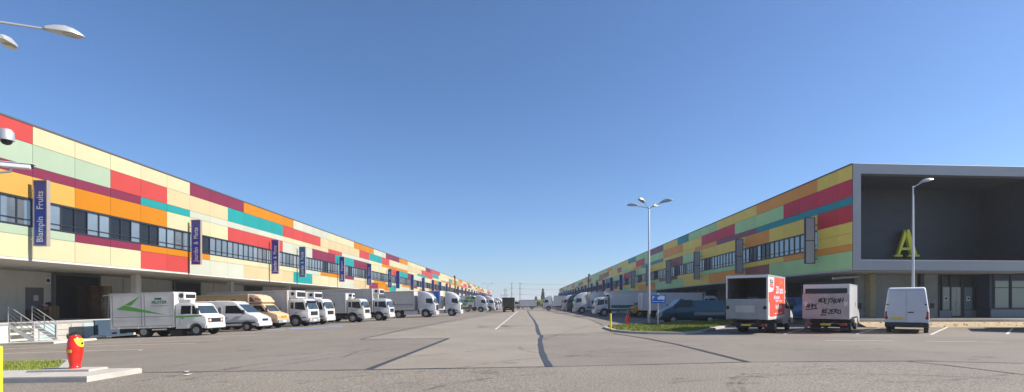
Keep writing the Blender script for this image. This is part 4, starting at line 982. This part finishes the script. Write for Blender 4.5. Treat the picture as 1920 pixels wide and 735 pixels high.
# red and white rental truck, open at the back
t = thing('box_truck', 'red and white hire truck with open empty box and lowered grey tail lift', 'truck')
cab(t, 'van', M_white); xb0, xb1, bw_, z0, z1 = -5.95, -1.95, 2.2, .86, 3.25
chassis(t, xb0 + .1, .3, bw_, z0 - .06); running(t, 3.9, 2.1, .36, z0, xb0, guard=False)
bx_ = MB().box(xb0, xb1, -bw_ / 2, bw_ / 2, z0 - .05, z0 + .05).build('cargo_floor', M_boxg, t)
MB().box(xb0, xb1, -bw_ / 2, -bw_ / 2 + .04, z0 + .051, z1).build('side_wall', M_boxw, t); MB().box(xb0, xb1, bw_ / 2 - .04, bw_ / 2, z0 + .051, z1).build('side_wall', mat('box_inner_dark', (.16, .15, .14), .7, var=.2, grime=.3), t)  # inner walls coloured darker than the white outer panels
MB().box(xb1 - .04, xb1, -bw_ / 2 + .041, bw_ / 2 - .041, z0 + .051, z1 - .001).build('front_wall', mat('box_inner_dark', (.16, .15, .14), .7), t); MB().box(xb0, xb1, -bw_ / 2, bw_ / 2, z1 + .001, z1 + .05).build('roof', M_boxw, t)
fr_ = MB()
for s in (-1, 1): y0, y1 = sorted((s * (bw_ / 2 - .07), s * (bw_ / 2 + .012))); fr_.box(xb0 - .06, xb0 - .001, y0, y1, z0 - .05, z1 + .06); fr_.box(xb0, xb1, *sorted((s * (bw_ / 2 + .001), s * (bw_ / 2 + .012))), z1 - .05, z1 + .055)
fr_.box(xb0 - .06, xb0 - .001, -bw_ / 2 + .07, bw_ / 2 - .07, z1 - .10, z1 + .06); fr_.build('edge_trim', M_alu, t)
for k in range(4): MB().box(xb0 + .4, xb1 - .1, bw_ / 2 - .06, bw_ / 2 - .041, z0 + .35 + k * .55, z0 + .43 + k * .55).build('load_rail', M_wood, t)
MB().box(xb1 - 1.0, xb1 - .3, .15, .8, z0 + .06, z0 + 1.25).build('carton', M_boxg, t)
tl = MB().box(xb0 - .17, xb0 - .065, -bw_ / 2 + .02, bw_ / 2 - .02, z0 - .02, z0 + 1.12).build('tail_lift', mat('tail_lift_grey', (.30, .31, .32), .5, .3, grime=.3), t, bevel=.02)
MB().box(xb0 - .178, xb0 - .171, -.45, .55, z0 + .35, z0 + .75).build('faded_print', M_boxg, tl)
for s in (-1, 1):
    MB().lathe([(.10, -.004), (.10, .004)], 12, (xb0 - .176, s * .98, z0 + .62), 'x').build('reflector', M_blackprint, tl)
    MB().box(xb0 - .22, xb0 - .1, s * .6 - .08, s * .6 + .08, z0 - .25, z0 - .03).build('lift_arm', M_chassis, tl)
MB().box(xb0 - .16, xb0 - .02, -bw_ / 2 + .05, bw_ / 2 - .05, z0 - .42, z0 - .27).build('rear_bumper', M_chassis, t)
for s in (-1, 1): MB().box(xb0 - .19, xb0 - .161, s * .9 - .12, s * .9 + .12, z0 - .40, z0 - .29).build('tail_light', M_tail, t)
MB().box(xb0 - .175, xb0 - .162, -.26, .26, z0 - .40, z0 - .29).build('number_plate', M_plate_y, t)
sp = shell('roof_fairing', [(-1.93, 2.36), (-.95, 2.36), (-1.2, 2.62), (-1.55, 3.12), (-1.93, 3.22)], 1.9, M_white, t, 2.4, .1, .05)
# print on the right-hand side (unit square: rear=0, front=1)
def sr(u, v): return (xb0 + .05 + u * 3.85, z0 + .05 + v * 2.3)
yA = -bw_ / 2 - .001
art(t, [sr(.02, .10), sr(.06, .05), sr(.14, .02), sr(.99, .06), sr(.99, .99), sr(.34, .99), sr(.335, .78), sr(.30, .68), sr(.22, .635), sr(.02, .62)], M_redad, 'red_print', yA)
art(t, [sr(.02, .10), sr(.06, .05), sr(.055, .34), sr(.02, .40)], M_boxw, 'white_corner', yA - .005)
ri = MB(); cx, cz = sr(.76, .56)
for i in range(22):
    a = i * .22 - .9; a2 = a + .22; ri.slab([(cx + .62 * r_ * math.cos(q), yA - .005, cz + r_ * math.sin(q)) for r_, q in ((.72, a), (.72, a2), (.86, a2), (.86, a))], (0, -.003, 0))
ri.build('orange_ring', M_orad, t)
art(t, [sr(.09, .86), sr(.27, .84), sr(.27, .92), sr(.09, .935)], M_blackprint, 'logo_top', yA - .004); art(t, [sr(.09, .75), sr(.27, .735), sr(.27, .825), sr(.09, .845)], M_redad, 'logo_base', yA - .004)
for s_, u, v, wd, hh in (('20 ans', .66, .68, 1.75, .62), ('de bonheur', .48, .50, 1.35, .34), ('1000€  Fr 1990s', .60, .405, 1.5, .16), ('les plus bas', .60, .27, 1.5, .38), ('une nouvelle adresse', .58, .10, 1.8, .12), ('RENT', .18, .885, .5, .13), ('A CAR', .18, .79, .5, .10)):
    text(s_, hh, M_letter, t, (sr(u, v)[0], yA - .010, sr(u, v)[1]), (1, 0, 0), (0, 0, 1), width=wd)
tail_place(t, 1452, 623.8, 3.9, .95)
# white box truck with graffiti on its tail lift
t = thing('box_truck', 'small white box truck with black graffiti on its dirty tail lift', 'truck')
cab(t, 'van', M_white); xb0, xb1, bw_, z0, z1 = -5.6, -1.9, 2.25, .82, 2.78
chassis(t, xb0 + .1, .3, bw_, z0 - .03); running(t, 3.9, 2.1, .36, z0, xb0, guard=False); b = cargo(t, xb0, xb1, bw_, z0, z1, M_white, doors=False); rear_kit(t, xb0 - .1, bw_, z0 - .02)
art(b, [(xb0 + 2.55, z0 + .2), (xb0 + 2.58, z0 + .2), (xb0 + 2.58, z1 - .15), (xb0 + 2.55, z1 - .15)], M_grprint, 'door_seam', -bw_ / 2 - .002); art(b, [(xb0 + 2.75, 1.5), (xb0 + 2.85, 1.5), (xb0 + 2.85, 1.75), (xb0 + 2.75, 1.75)], M_black, 'door_handle', -bw_ / 2 - .002)
MB().box(xb0 - .05, xb0 - .002, -bw_ / 2 + .1, bw_ / 2 - .1, z1 - .52, z1 - .24).build('dark_opening', M_black, b)
tl = MB().box(xb0 - .16, xb0 - .06, -bw_ / 2 - .03, bw_ / 2 + .03, z0 - .02, z1 - .54).build('tail_lift', M_boxdirty, t, bevel=.02)
for s in (-1, 1): MB().slab([(xb0 - .163, s * .98 - .11, 1.78), (xb0 - .163, s * .98 + .11, 1.78), (xb0 - .163, s * .98 + .07, 1.55), (xb0 - .163, s * .98 - .07, 1.55)], (-.006, 0, 0)).build('reflector', M_poster, tl)
LET = {'M': [(0, 0, .15, 1), (.15, 1, .5, .3), (.5, .3, .8, 1), (.8, 1, 1, 0)], 'O': [(0, .1, .1, .9), (.1, .9, .9, 1), (.9, 1, 1, .1), (1, .1, 0, .1)], 'E': [(0, 0, .05, 1), (.05, 1, .9, .95), (0, .5, .8, .5), (0, 0, 1, .05)],
       'Y': [(0, 1, .5, .5), (1, 1.1, .2, -.3)], 'S': [(1, 1, 0, .8), (0, .8, 1, .4), (1, .4, 0, 0)], 'B': [(0, 0, 0, 1), (0, 1, .9, .8), (.9, .8, .1, .5), (.1, .5, 1, .25), (1, .25, 0, 0)], 'A': [(0, 0, .5, 1), (.5, 1, 1, 0), (.1, .4, 1, .4)],
       'H': [(0, 0, 0, 1), (1, 0, 1, 1.1), (-.1, .5, 1.1, .5)], 'P': [(.1, -.2, 0, 1), (0, 1, .9, .85), (.9, .85, .1, .5)], 'Z': [(0, 1, 1, .95), (1, .95, 0, .05), (0, .05, 1.1, 0)], 'R': [(0, 0, 0, 1), (0, 1, 1, .75), (1, .75, .1, .5), (.1, .5, 1, 0)], '-': [(-.3, .3, 1.4, .6)]}
def graffiti(word, y0, z0_, cw, chh, lean):
    mb = MB(); xx = xb0 - .168
    for i, c in enumerate(word):
        for a, b_, c2, d in LET[c]:
            p0 = Vector((xx, y0 - (i * 1.2 + a + b_ * lean) * cw, z0_ + b_ * chh + math.sin(i * 2.1) * .03)); p1 = Vector((xx, y0 - (i * 1.2 + c2 + d * lean) * cw, z0_ + d * chh + math.sin(i * 2.1) * .03))
            d_ = (p1 - p0).normalized(); n_ = Vector((0, d_.z, -d_.y)) * .023; mb.slab([p0 - n_, p0 + n_, p1 + n_, p1 - n_], (-.003 - .0005 * (i % 3), 0, 0))
    mb.build('graffiti', M_blackprint, tl)
graffiti('MOEYSBAH', .35, 1.72, .125, .26, .3); graffiti('AHPE', .95, 1.42, .12, .24, .2); graffiti('BEZERO', .15, 1.12, .125, .24, .1); graffiti('--', .92, 1.30, .2, .1, 0)
MB().box(xb0 - .168, xb0 - .161, -.05, .25, 1.0, 1.06).build('sticker', M_blackprint, tl)
tail_place(t, 1593, 622.5, 3.9, .95)
# white van
t = van('white high roof van with closed rear doors under the tall street lamp', mat('dusty_white_paint', (.52, .54, .58), .45, var=.05, grime=.2), 4.6, 2.56); tail_place(t, 1737, 624.2, 3.55, .85)
# a box truck parked just outside the frame throws the dark shadow at the right edge
t, b, x1 = rigid('white box truck parked beyond the right edge of the view, casting a shadow', 'mid', M_white, 3.4, -5.0, 2.3, 1.0, 3.35, M_boxw, None, .2)
seat(t, 34.3, 31.1, HD, 3.4)
# ---- road: dark tipper seen from behind, white truck crossing far away -------------------
t = thing('tipper_truck', 'dark tipper truck driving away down the middle of the road', 'truck'); cab(t, 'mid', mat('dull_brown_cab', (.05, .045, .04), .6))
M_tip = mat('tipper_body', (.075, .065, .055), .8, var=.2, grime=.3); chassis(t, -6.8, .6, 2.4, 1.0); running(t, 5.2, 2.45, .48, 1.05, -6.9, (-3.9,), guard=False); rear_kit(t, -6.95, 2.4, 1.02)
tb = MB().box(-6.9, -.9, -1.25, 1.25, 1.06, 2.85).build('tipper_body', M_tip, t, bevel=.03)
for k in range(5): MB().box(-6.97, -6.901, -1.2 + k * .58, -1.12 + k * .58, 1.1, 2.8).build('rib', M_chassis, tb)
MB().box(-6.99, -6.901, -1.3, 1.3, 2.72, 3.0).build('top_rail', M_chassis, tb)
seat(t, -3.5, 100 + 6.2, R(90), 5.2)
t, b, x1 = rigid('white truck crossing the road far away beyond the tipper', 'mid', M_white, 4.2, -5.6, 2.4, .9, 2.9, M_boxw, None, .2); seat(t, -2.2, 150, math.pi, 4.2)
#@@FURNITURE@@
# ================================================================== STREET FURNITURE
def hydrant(label, loc, rz):
    t = thing('fire_hydrant', label, 'hydrant', loc, rz, 'red fire hydrants')
    SQ = .78
    prof = [(.0, 0), (.175, 0), (.178, .035), (.160, .055), (.158, .09), (.172, .16), (.205, .30), (.232, .46), (.238, .58), (.226, .70), (.200, .80), (.178, .855), (.168, .875), (.150, .90), (.12, .915), (.0, .918)]; prof = [(a * SQ, b) for a, b in prof]
    me = MB().lathe(prof, 32).mesh('body', smooth=True); obj('body', me, M_red, t)
    def rad(z):
        for (r0, a), (r1, b) in zip(prof, prof[1:]):
            if a <= z <= b and b > a: return r0 + (r1 - r0) * (z - a) / (b - a)
        return .17
    def patch(a0, half_, z0, z1, name, m, point, off=.007):
        mb = MB(); nu, nv = 12, 8; vs = []
        for i in range(nu + 1):
            u = i / nu * 2 - 1; zb_ = z0 + (z1 - z0) * point * abs(u) ** 2.2; a = a0 + u * half_
            for j in range(nv + 1): z = zb_ + (z1 - zb_) * j / nv; rr = rad(z) + off; vs.append((rr * math.cos(a), rr * math.sin(a), z))
        mb.add(vs, [(i * (nv + 1) + j, (i + 1) * (nv + 1) + j, (i + 1) * (nv + 1) + j + 1, i * (nv + 1) + j + 1) for i in range(nu) for j in range(nv)])
        return mb.build(name, m, t, smooth=True)
    p = patch(R(-62), R(58), .60, .84, 'yellow_cap', M_yel, .85)
    a = R(-60); d = Vector((math.cos(a), math.sin(a), 0)); c0 = d * (rad(.70) + .004) + Vector((0, 0, .70))
    MB().tube(c0, c0 + d * .012, .034, n=14).build('outlet', M_black, p)
    patch(R(-150), R(17), .45, .535, 'yellow_label', M_plate_y, 0, .004)
    mb = MB(); a = R(-75)
    mb.tube((0, 0, .90), (0, 0, .935), .06, n=12); mb.build('spindle_cap', M_red, t, bevel=.008)
    return t
hy = hydrant('red barrel shaped fire hydrant with yellow cap on the left pavement', (-11.8, 12.68, gz(-11.8) + .19), R(64)); hy.scale = (.93, .93, .93)
h2 = copy_tree(hy); hp = G(1177, 611.5); h2.location = (hp.x, hp.y, gz(hp.x) + .0); h2.rotation_euler.z = R(-160); h2['label'] = 'red fire hydrant at the tip of the grass island on the right'
h2.location.z = gz(hp.x) + (.131 if pin(hp.x, hp.y, ISL) else 0)
def bollard(label, X, Y, base, h):
    t = thing('bollard', label, 'bollard', (X, Y, gz(X) + base), 0, 'yellow bollards')
    MB().lathe([(.055, 0), (.055, h - .03), (.05, h - .008), (.03, h)], 16).build('post', M_yel, t, smooth=True); MB().lathe([(.10, 0), (.10, .012)], 16).build('base_plate', M_yel, t); return t
bollard('yellow steel bollard cut off by the left edge of the view', -9.80, 9.0, .004, 1.06)
bp_ = G(1145, 620.5); bollard('yellow steel bollard at the kerb left of the grass island', bp_.x, bp_.y, .131 if pin(bp_.x, bp_.y, ISL) else 0, .98)
# lamps
def lamp_head(parent, root, yaw, tilt, L=1.15, wd=.36, ht=.22):
    M4 = Matrix.Translation(root) @ Matrix.Rotation(yaw, 4, 'Z') @ Matrix.Rotation(-tilt, 4, 'Y')
    st = [(0, .10, .075), (.06, .11, .10), (.25, .145, .15), (.5, .18, .18), (.72, .175, .15), (.88, .13, .09), (.97, .06, .04), (1, .02, .015)]; n = 10; vs = []
    for t_, hw, hh in st:
        for i in range(n + 1):
            a = math.pi * i / n; vs.append(M4 @ Vector((t_ * L, hw * wd / .36 * math.cos(a), hh * math.sin(a) * ht / .18 - .02)))
    mb = MB(); k = n + 1; mb.add(vs, [(j * k + i, j * k + i + 1, (j + 1) * k + i + 1, (j + 1) * k + i) for j in range(len(st) - 1) for i in range(n)] + [(j * k, (j + 1) * k, (j + 1) * k + n, j * k + n) for j in range(len(st) - 1)] + [tuple(range(k))])
    o = mb.build('lamp_head', mat('lamp_aluminium', (.55, .55, .52), .4, .5, var=.06), parent, smooth=True)
    ln = MB(); ln.add([M4 @ Vector((.69 * L + .27 * L * math.cos(i * .524), .15 * math.sin(i * .524) * wd / .36, -.024)) for i in range(12)] + [M4 @ Vector((.69 * L + .20 * L * math.cos(i * .524), .10 * math.sin(i * .524) * wd / .36, -.065)) for i in range(12)],
                      [(i, (i + 1) % 12, 12 + (i + 1) % 12, 12 + i) for i in range(12)] + [tuple(range(12, 24))])
    ln.build('lens', mat('lamp_lens', (.45, .42, .34), .15, var=.1, spec=.8), o, smooth=True)
    return o
def lamp_post(label, X, Y, base, H, heads, arm, rise, m, hl=1.15, r0=.10):
    t = thing('street_lamp', label, 'street lamp', (X, Y, gz(X) + base), 0, 'street lamps')
    MB().lathe([(.22, 0), (.22, .02)], 16).build('base_plate', M_steel, t)
    MB().lathe([(r0, 0.02), (r0, 1.0), (r0 * .96, 1.05), (r0 * .5, H), (r0 * .3, H + .04)], 14).build('pole', m, t, smooth=True)
    MB().box(-r0 - .003, -r0 + .03, -.05, .05, .5, .85).build('hatch', m, t)
    for yaw in heads:
        d = Vector((math.cos(yaw), math.sin(yaw), 0)); e = d * arm + Vector((0, 0, H + rise))
        MB().tube((0, 0, H - .05), e + d * .05, .035, .03).build('arm', m, t); lamp_head(t, e, yaw, math.atan2(rise, arm) * .6, hl)
    return t
M_post = mat('lamp_post_grey', (.42, .43, .42), .45, .4, var=.05)
lp = G(1217, 611.5); lamp_post('tall street lamp with four heads on the grass island', lp.x, lp.y, .131, 8.9, [R(a) for a in (-35, 55, 145, 232)], .85, .24, M_post, .98)
lamp_post('tall single headed street lamp rising behind the white van', 26.45, 33.0, .0, 9.6, [R(-4)], .42, .22, M_white, .95)
lp2 = lamp_post('street lamp at the left edge, only two of its heads in view', -14.4, 12.5, .141, 9.25, [R(38), R(115), R(218), R(298)], 1.42, .15, M_post, .82)
lamp_post('street lamp far down the left row, head above the trucks', -14.5, 187, 0, 9.3, [R(0), R(180)], 1.1, .3, M_post)
# cameras on the left lamp post
c = thing('security_camera', 'silver dome security camera at the upper left edge', 'camera', (-13.84, 12.9, 6.10))
MB().lathe([(.02, .30), (.11, .29), (.155, .22), (.165, .05), (.16, 0), (.12, -.005)], 20).build('housing', M_alu, c, smooth=True)
MB().lathe([(.12, 0), (.115, -.05), (.08, -.10), (.02, -.125)], 16).build('dome', M_glass2, c, smooth=True); MB().path([(0, 0, .27), (-.30, -.20, .30), (-.50, -.36, .30)], .03, 8).build('bracket', M_steel, c)
c = thing('security_camera', 'white bullet security camera below the dome camera', 'camera', (-13.80, 12.85, 5.32), R(25))
MB().box(-.10, .52, -.085, .085, .05, .17).build('housing', M_whitesign, c, bevel=.02); MB().box(-.12, .60, -.10, .10, .172, .19).build('sun_shield', M_white, c, bevel=.004)
MB().lathe([(.06, 0), (.06, .02)], 14, (.521, 0, .11), 'x').build('lens', M_black, c); MB().path([(.1, 0, .05), (.1, 0, -.05), (-.1, 0, -.10), (-.60, -.05, -.10)], .03, 8).build('bracket', M_steel, c)
# parking sign
sp_ = G(1234, 614.5); t = thing('parking_sign', 'blue lorry parking sign with white arrow on a grey post', 'sign', (sp_.x, sp_.y, gz(sp_.x) + .131))
MB().tube((0, 0, 0), (0, 0, 2.35), .045, n=12).build('post', M_steel, t)
pn = MB().box(-.53, .53, -.075, -.05, 1.62, 2.22).build('panel', M_signblue, t, bevel=.01)
text('P', .36, M_letter, pn, (-.36, -.079, 1.98), (1, 0, 0), (0, 0, 1))
tr = MB()
for q in ((-.08, .06, 1.92, 2.03), (.065, .44, 1.88, 2.15), (-.04, .04, 2.031, 2.08)): tr.box(q[0], q[1], -.081, -.077, q[2], q[3])
tr.build('lorry_symbol', M_letter, pn)
for cx in (.02, .32): MB().lathe([(.045, -.003), (.045, .003)], 12, (cx, -.081, 1.885), 'y').build('wheel_symbol', M_letter, pn)
ar = MB(); ar.slab([(-.46, -.077, 1.72), (.34, -.077, 1.72), (.34, -.077, 1.69), (.46, -.077, 1.735), (.34, -.077, 1.78), (.34, -.077, 1.75), (-.46, -.077, 1.75)], (0, -.004, 0)); ar.build('arrow', M_letter, pn)
# ================================================================== DOCK CLUTTER, left
t = thing('steel_stairs', 'galvanised steel stairs with railings up to the left dock', 'stairs', (0, 0, 0))
zs0 = gz(-29) + .12; xa, xb_ = -29.15, -30.62; n = 6
for k in range(n):
    x = xa + (xb_ - xa) * (k + .5) / n; z = zs0 + (DZ - zs0) * (k + 1) / (n + 0); MB().box(x - .13, x + .13, 28.72, 29.98, z - .04, z - .003).build('tread', M_steel, t)
for y in (28.62, 30.0):
    MB().slab([(xa + .1, y, zs0), (xa - .12, y, zs0), (xb_, y, DZ - .22), (xb_, y, DZ - .01), (xa + .1, y, zs0 + .16)], (0, .06, 0)).build('stringer', M_steel, t)
    rl = MB()
    for f_ in (0, .5, 1): x = xa + .05 + (xb_ - xa - .05) * f_; z = zs0 + .1 + (DZ - zs0 - .1) * f_; rl.tube((x, y + .03, z - .1), (x, y + .03, z + 1.0), .026)
    for hh in (.30, .53, .76, 1.0): rl.tube((xa + .05, y + .03, zs0 + .1 + hh), (xb_, y + .03, DZ + hh), .024 if hh == 1.0 else .016)
    rl.build('railing', M_steel, t)
def crate(label, x, y, z, sx, sy, sz, m, group, slats=4):
    t = thing('crate', label, 'crate', (x, y, z), 0, group)
    MB().box(-sx / 2 + .02, sx / 2 - .02, -sy / 2 + .02, sy / 2 - .02, 0, .02).build('base', m, t)
    for s in (-1, 1):
        for k in range(slats):
            z0_ = sz * k / slats + .008; z1_ = sz * (k + 1) / slats - .02
            MB().box(s * sx / 2 - .01, s * sx / 2 + .01, -sy / 2 + .012, sy / 2 - .012, z0_, z1_).build('slat', m, t)
            MB().box(-sx / 2 + .012, sx / 2 - .012, s * sy / 2 - .01, s * sy / 2 + .01, z0_, z1_).build('slat', m, t)
    for a in (-1, 1):
        for b in (-1, 1): MB().box(a * (sx / 2 - .035) - .022, a * (sx / 2 - .035) + .022, b * (sy / 2 - .035) - .022, b * (sy / 2 - .035) + .022, .021, sz).build('corner_post', m, t)
    return t
def stack(label, x, y, z, sx, sy, sz, nz, m, group, jx=.03):
    c0 = crate(label % 'bottom', x, y, z, sx, sy, sz, m, group)
    for k in range(1, nz):
        c = copy_tree(c0); c.location = (x + random.uniform(-jx, jx), y + random.uniform(-jx, jx), z + k * (sz + .004)); c.rotation_euler.z = random.uniform(-.04, .04)
        c['label'] = label % ('topmost' if k == nz - 1 else ordinal(k) + ' above bottom')
D0 = DZ + .004
stack('dark pallet box in the dock doorway, left stack, %s', -33.6, 37.25, D0, 1.1, .85, .27, 9, M_wood2, 'pallet boxes stacked in the dock doorway', .05)
stack('wooden pallet box in the dock doorway, right stack, %s', -33.6, 38.25, D0, 1.1, .85, .25, 10, M_wood, 'pallet boxes stacked in the dock doorway', .05)
stack('dark brown crate by the service door, left stack, %s', -33.5, 33.15, D0, .8, .7, .24, 3, M_wood2, 'crates by the service door')
stack('brown crate by the service door, right stack, %s', -33.5, 34.0, D0, .8, .75, .32, 3, M_wood, 'crates by the service door')
stack('green crate beside the dock doorway, near stack, %s', -32.6, 41.3, D0, .8, .6, .21, 5, M_greencr, 'green crates on the left dock')
stack('green crate beside the dock doorway, far stack, %s', -32.6, 42.1, D0, .8, .6, .21, 5, M_greencr, 'green crates on the left dock')
tag(MB().tube((-32.7, 37.9, DZ + .003), (-32.75, 38.05, DZ + 2.0), .03).build('metal_bar', M_steel), 'pale metal bar leaning on the pallet boxes in the doorway', 'bar')
bag = MB().lathe([(.02, 0), (.30, .02), (.42, .14), (.44, .28), (.36, .42), (.20, .50), (.05, .53)], 14).mesh('bin_bag', smooth=True)
for v in bag.vertices: v.co += Vector((random.uniform(-.03, .03), random.uniform(-.03, .03), random.uniform(-.0, .03)))
tag(obj('bin_bag', bag, M_bag, loc=(-29.3, 31.5, gz(-29.3))), 'black bin bag lying right of the steel stairs', 'bin bag')
bag2 = MB().lathe([(.02, 0), (.30, .01), (.42, .07), (.36, .15), (.2, .20), (.03, .21)], 12).mesh('bin_bag', smooth=True)
for v in bag2.vertices: v.co += Vector((random.uniform(-.06, .06), random.uniform(-.06, .06), random.uniform(0, .04)))
tag(obj('bin_bag', bag2, M_poster, loc=(-28.9, 32.7, gz(-28.9))), 'white plastic bag flat on the ground beside the black one', 'bin bag')
# clutter on the right dock
k = 0
for y, nm, m, nz in [(43.5, 'dark', M_wood2, 4), (45.0, 'brown', M_wood, 3), (46.3, 'dark', M_wood2, 5), (48.2, 'brown', M_wood, 4)]:
    stack(nm + ' crate on right dock, ' + ordinal(k) + ' stack from the portal, %s', 28.0, y, 1.154, .9, .9, .28, nz, m, 'crates on the right dock'); k += 1
# litter on the yard
lt = MB()
for px, py in [(180, 633), (262, 641), (272, 623), (262, 659), (640, 614), (350, 699), (352, 704), (560, 640), (480, 626), (1110, 601)]:
    p = G(px, py); a = random.uniform(0, 3); r_ = random.uniform(.05, .11)
    lt.add([(p.x + r_ * math.cos(a + q * 1.57), p.y + r_ * math.sin(a + q * 1.57), p.z + .02 + random.uniform(0, .03)) for q in range(4)], [(0, 1, 2, 3)])
tag(lt.build('litter', M_poster), 'scraps of white paper scattered over the left yard', 'litter', kind='stuff')
# ================================================================== BACKGROUND
def far_pt(px, Y): return (px - HX) * Y / F
def pole(px, Y, h, label, arm=0):
    t = thing('utility_pole', label, 'utility pole', (far_pt(px, Y), Y, gz(far_pt(px, Y)) - .02), 0, 'poles at the end of the road')
    MB().tube((0, 0, 0), (0, 0, h), .32, .22, 8).build('pole', M_pole, t)
    if arm:
        for z in (h - .6, h - 5, h - 10): MB().box(-arm, arm, -.08, .08, z - .08, z + .08).build('crossarm', M_pole, t)
    return t
pole(959.5, 420, 18.6 + 1.5, 'dark pole behind the tipper truck, left of two', 2.2); pole(975, 420, 18.2 + 1.5, 'dark pole above the far white truck, right of two', 2.2); pole(939.5, 520, 13, 'short dark pole left of the lattice pylon')
# lattice pylon
PY = 800; px_ = far_pt(947.5, PY); t = thing('pylon', 'grey lattice power pylon far behind the tipper truck', 'pylon', (px_, PY, gz(px_) - .02)); la_ = MB()
def lv_(z): return 3.2 * (1 - z / 30) + .6
for a in (-1, 1):
    for b in (-1, 1): la_.tube((a * lv_(0), b * lv_(0), 0), (a * lv_(26), b * lv_(26), 26), .22, .16, 5)
zz = 0
while zz < 25:
    for b in (-1, 1): la_.tube((-lv_(zz), b * lv_(zz), zz), (lv_(zz + 3), b * lv_(zz + 3), zz + 3), .12, n=4); la_.tube((lv_(zz), b * lv_(zz), zz), (-lv_(zz + 3), b * lv_(zz + 3), zz + 3), .12, n=4)
    zz += 3
la_.build('mast', M_pole, t)
for z, a in ((16, 6.2), (24, 4.2)):
    ca = MB(); ca.tube((-a, 0, z), (a, 0, z), .2, n=5); ca.tube((-a, 0, z), (0, 0, z + 1.6), .14, n=4); ca.tube((a, 0, z), (0, 0, z + 1.6), .14, n=4); ca.build('crossarm', M_pole, t)
for s in (-1, 1): MB().tube((s * .6, 0, 26), (s * 3.4, 0, 29), .18, n=5).build('horn', M_pole, t)
w_ = thing('power_lines', 'thin power lines crossing the sky above the far right warehouse', 'power lines', (0, 420, 0))
x0_, x1_ = far_pt(975, 420), far_pt(975, 420) + 160
for i, z in enumerate((18.9, 14.6, 9.6)):
    pts = [(x0_ + (x1_ - x0_) * k / 12, 0, z - 4 * 1.6 * (k / 12) * (1 - k / 12)) for k in range(13)]; MB().path(pts, .07, 4).build('wire', M_wire, w_)
# trees, bushes, hills
def leafy(name, label, cat, X, Y, w, h, m, n, cone=False, group=None, trunk=.4):
    t = thing(name, label, cat, (X, Y, gz(X) - .02), 0, group); mb = MB(); base = h * .12 if cone else trunk
    cl_ = [(random.uniform(-1, 1), random.uniform(-1, 1), random.uniform(.1, 1)) for _ in range(14)]
    for i in range(n):
        if cone: u = random.random(); rr = w * (1 - u) ** .6 * math.sqrt(random.random()) * .5 + .05; a = random.uniform(0, 6.28); p = Vector((rr * math.cos(a), rr * math.sin(a), base + u * (h - base)))
        else:
            c_ = random.choice(cl_); d = Vector((random.gauss(0, 1), random.gauss(0, 1), random.gauss(0, .8))) * .22; p = Vector(((c_[0] * .38 + d.x * .6) * w, (c_[1] * .38 + d.y * .6) * w, max(.05, base + (h - base) * (c_[2] * .72 + .1 + d.z * .5))))
        s_ = random.uniform(.12, .3) * (1 if h < 5 else 1.5); u_ = Vector((random.gauss(0, 1), random.gauss(0, 1), random.gauss(0, 1))).normalized(); v_ = u_.orthogonal().normalized()
        mb.add([p + u_ * s_, p + v_ * s_, p - u_ * s_, p - v_ * s_], [(0, 1, 2, 3)])
    mb.build('crown', m, t); MB().tube((0, 0, 0), (0, 0, base + h * .4), .04 * h * .6 + .03, .03, 7).build('trunk', M_bark, t); return t
for i, (px, Y, w, h, lab) in enumerate([(1003, 215, 4.5, 2.6, 'low olive bush at the road end, leftmost of the row'), (1007.5, 210, 5, 3.2, 'olive bush second from the left in the row at the road end'), (1012, 205, 4.6, 3.6, 'olive bush third from the left in the row at the road end'),
                                       (1016.5, 203, 4.6, 3.4, 'olive bush fourth from the left in the row at the road end'), (1021, 200, 4.6, 3.0, 'olive bush nearest the right lorries at the road end'), (1026, 215, 4.5, 2.8, 'olive bush hidden mostly behind the far right lorry')]):
    leafy('bush', lab, 'bush', far_pt(px, Y), Y, w, h, M_bush, 900, group='bushes at the road end')
leafy('cypress_tree', 'tall dark cypress above the bushes at the road end', 'tree', far_pt(1018, 300), 300, 3.2, 11.0, M_cypress, 900, True)
leafy('cypress_tree', 'short dark cypress above the left bushes at the road end', 'tree', far_pt(1005, 420), 420, 4.5, 8.0, M_cypress, 700, True)
random.seed(3)
for i in range(9):
    px = 921 + i * 14 + random.uniform(-3, 3); Y = 620 + random.uniform(-40, 60)
    leafy('tree', ordinal(i) + ' hazy round tree from the left on the far horizon', 'tree', far_pt(px, Y), Y, random.uniform(9, 14), random.uniform(4.5, 7.5), M_leaf, 500, group='trees on the horizon', trunk=1.2)
hb = MB()
for k in range(40):
    x0_ = -3000 + k * 150; hA = 22 + 16 * math.sin(k * .9) + 9 * math.sin(k * 2.3); hB = 22 + 16 * math.sin((k + 1) * .9) + 9 * math.sin((k + 1) * 2.3)
    hb.add([(x0_, 4200, -3), (x0_ + 150, 4200, -3), (x0_ + 150, 4600, hB), (x0_, 4600, hA), (x0_ + 150, 5400, -3), (x0_, 5400, -3)], [(0, 1, 2, 3), (3, 2, 4, 5)])
tag(hb.build('hills', M_hill, smooth=True), kind='structure')
# ================================================================== HAZE
hz = MB().box(-4100, 4100, -160, 6700, -4.2, 52).build('haze', None)
mh = bpy.data.materials.new('haze'); mh.use_nodes = True; n_ = mh.node_tree.nodes; n_.remove(n_['Principled BSDF'])
pv = n_.new('ShaderNodeVolumePrincipled'); pv.inputs['Color'].default_value = (.93, .96, 1, 1); pv.inputs['Density'].default_value = .0004; pv.inputs['Anisotropy'].default_value = .2
mh.node_tree.links.new(pv.outputs[0], n_['Material Output'].inputs['Volume']); hz.data.materials.append(mh); hz['kind'] = 'stuff'; hz['label'] = 'thin pale haze in the far air'
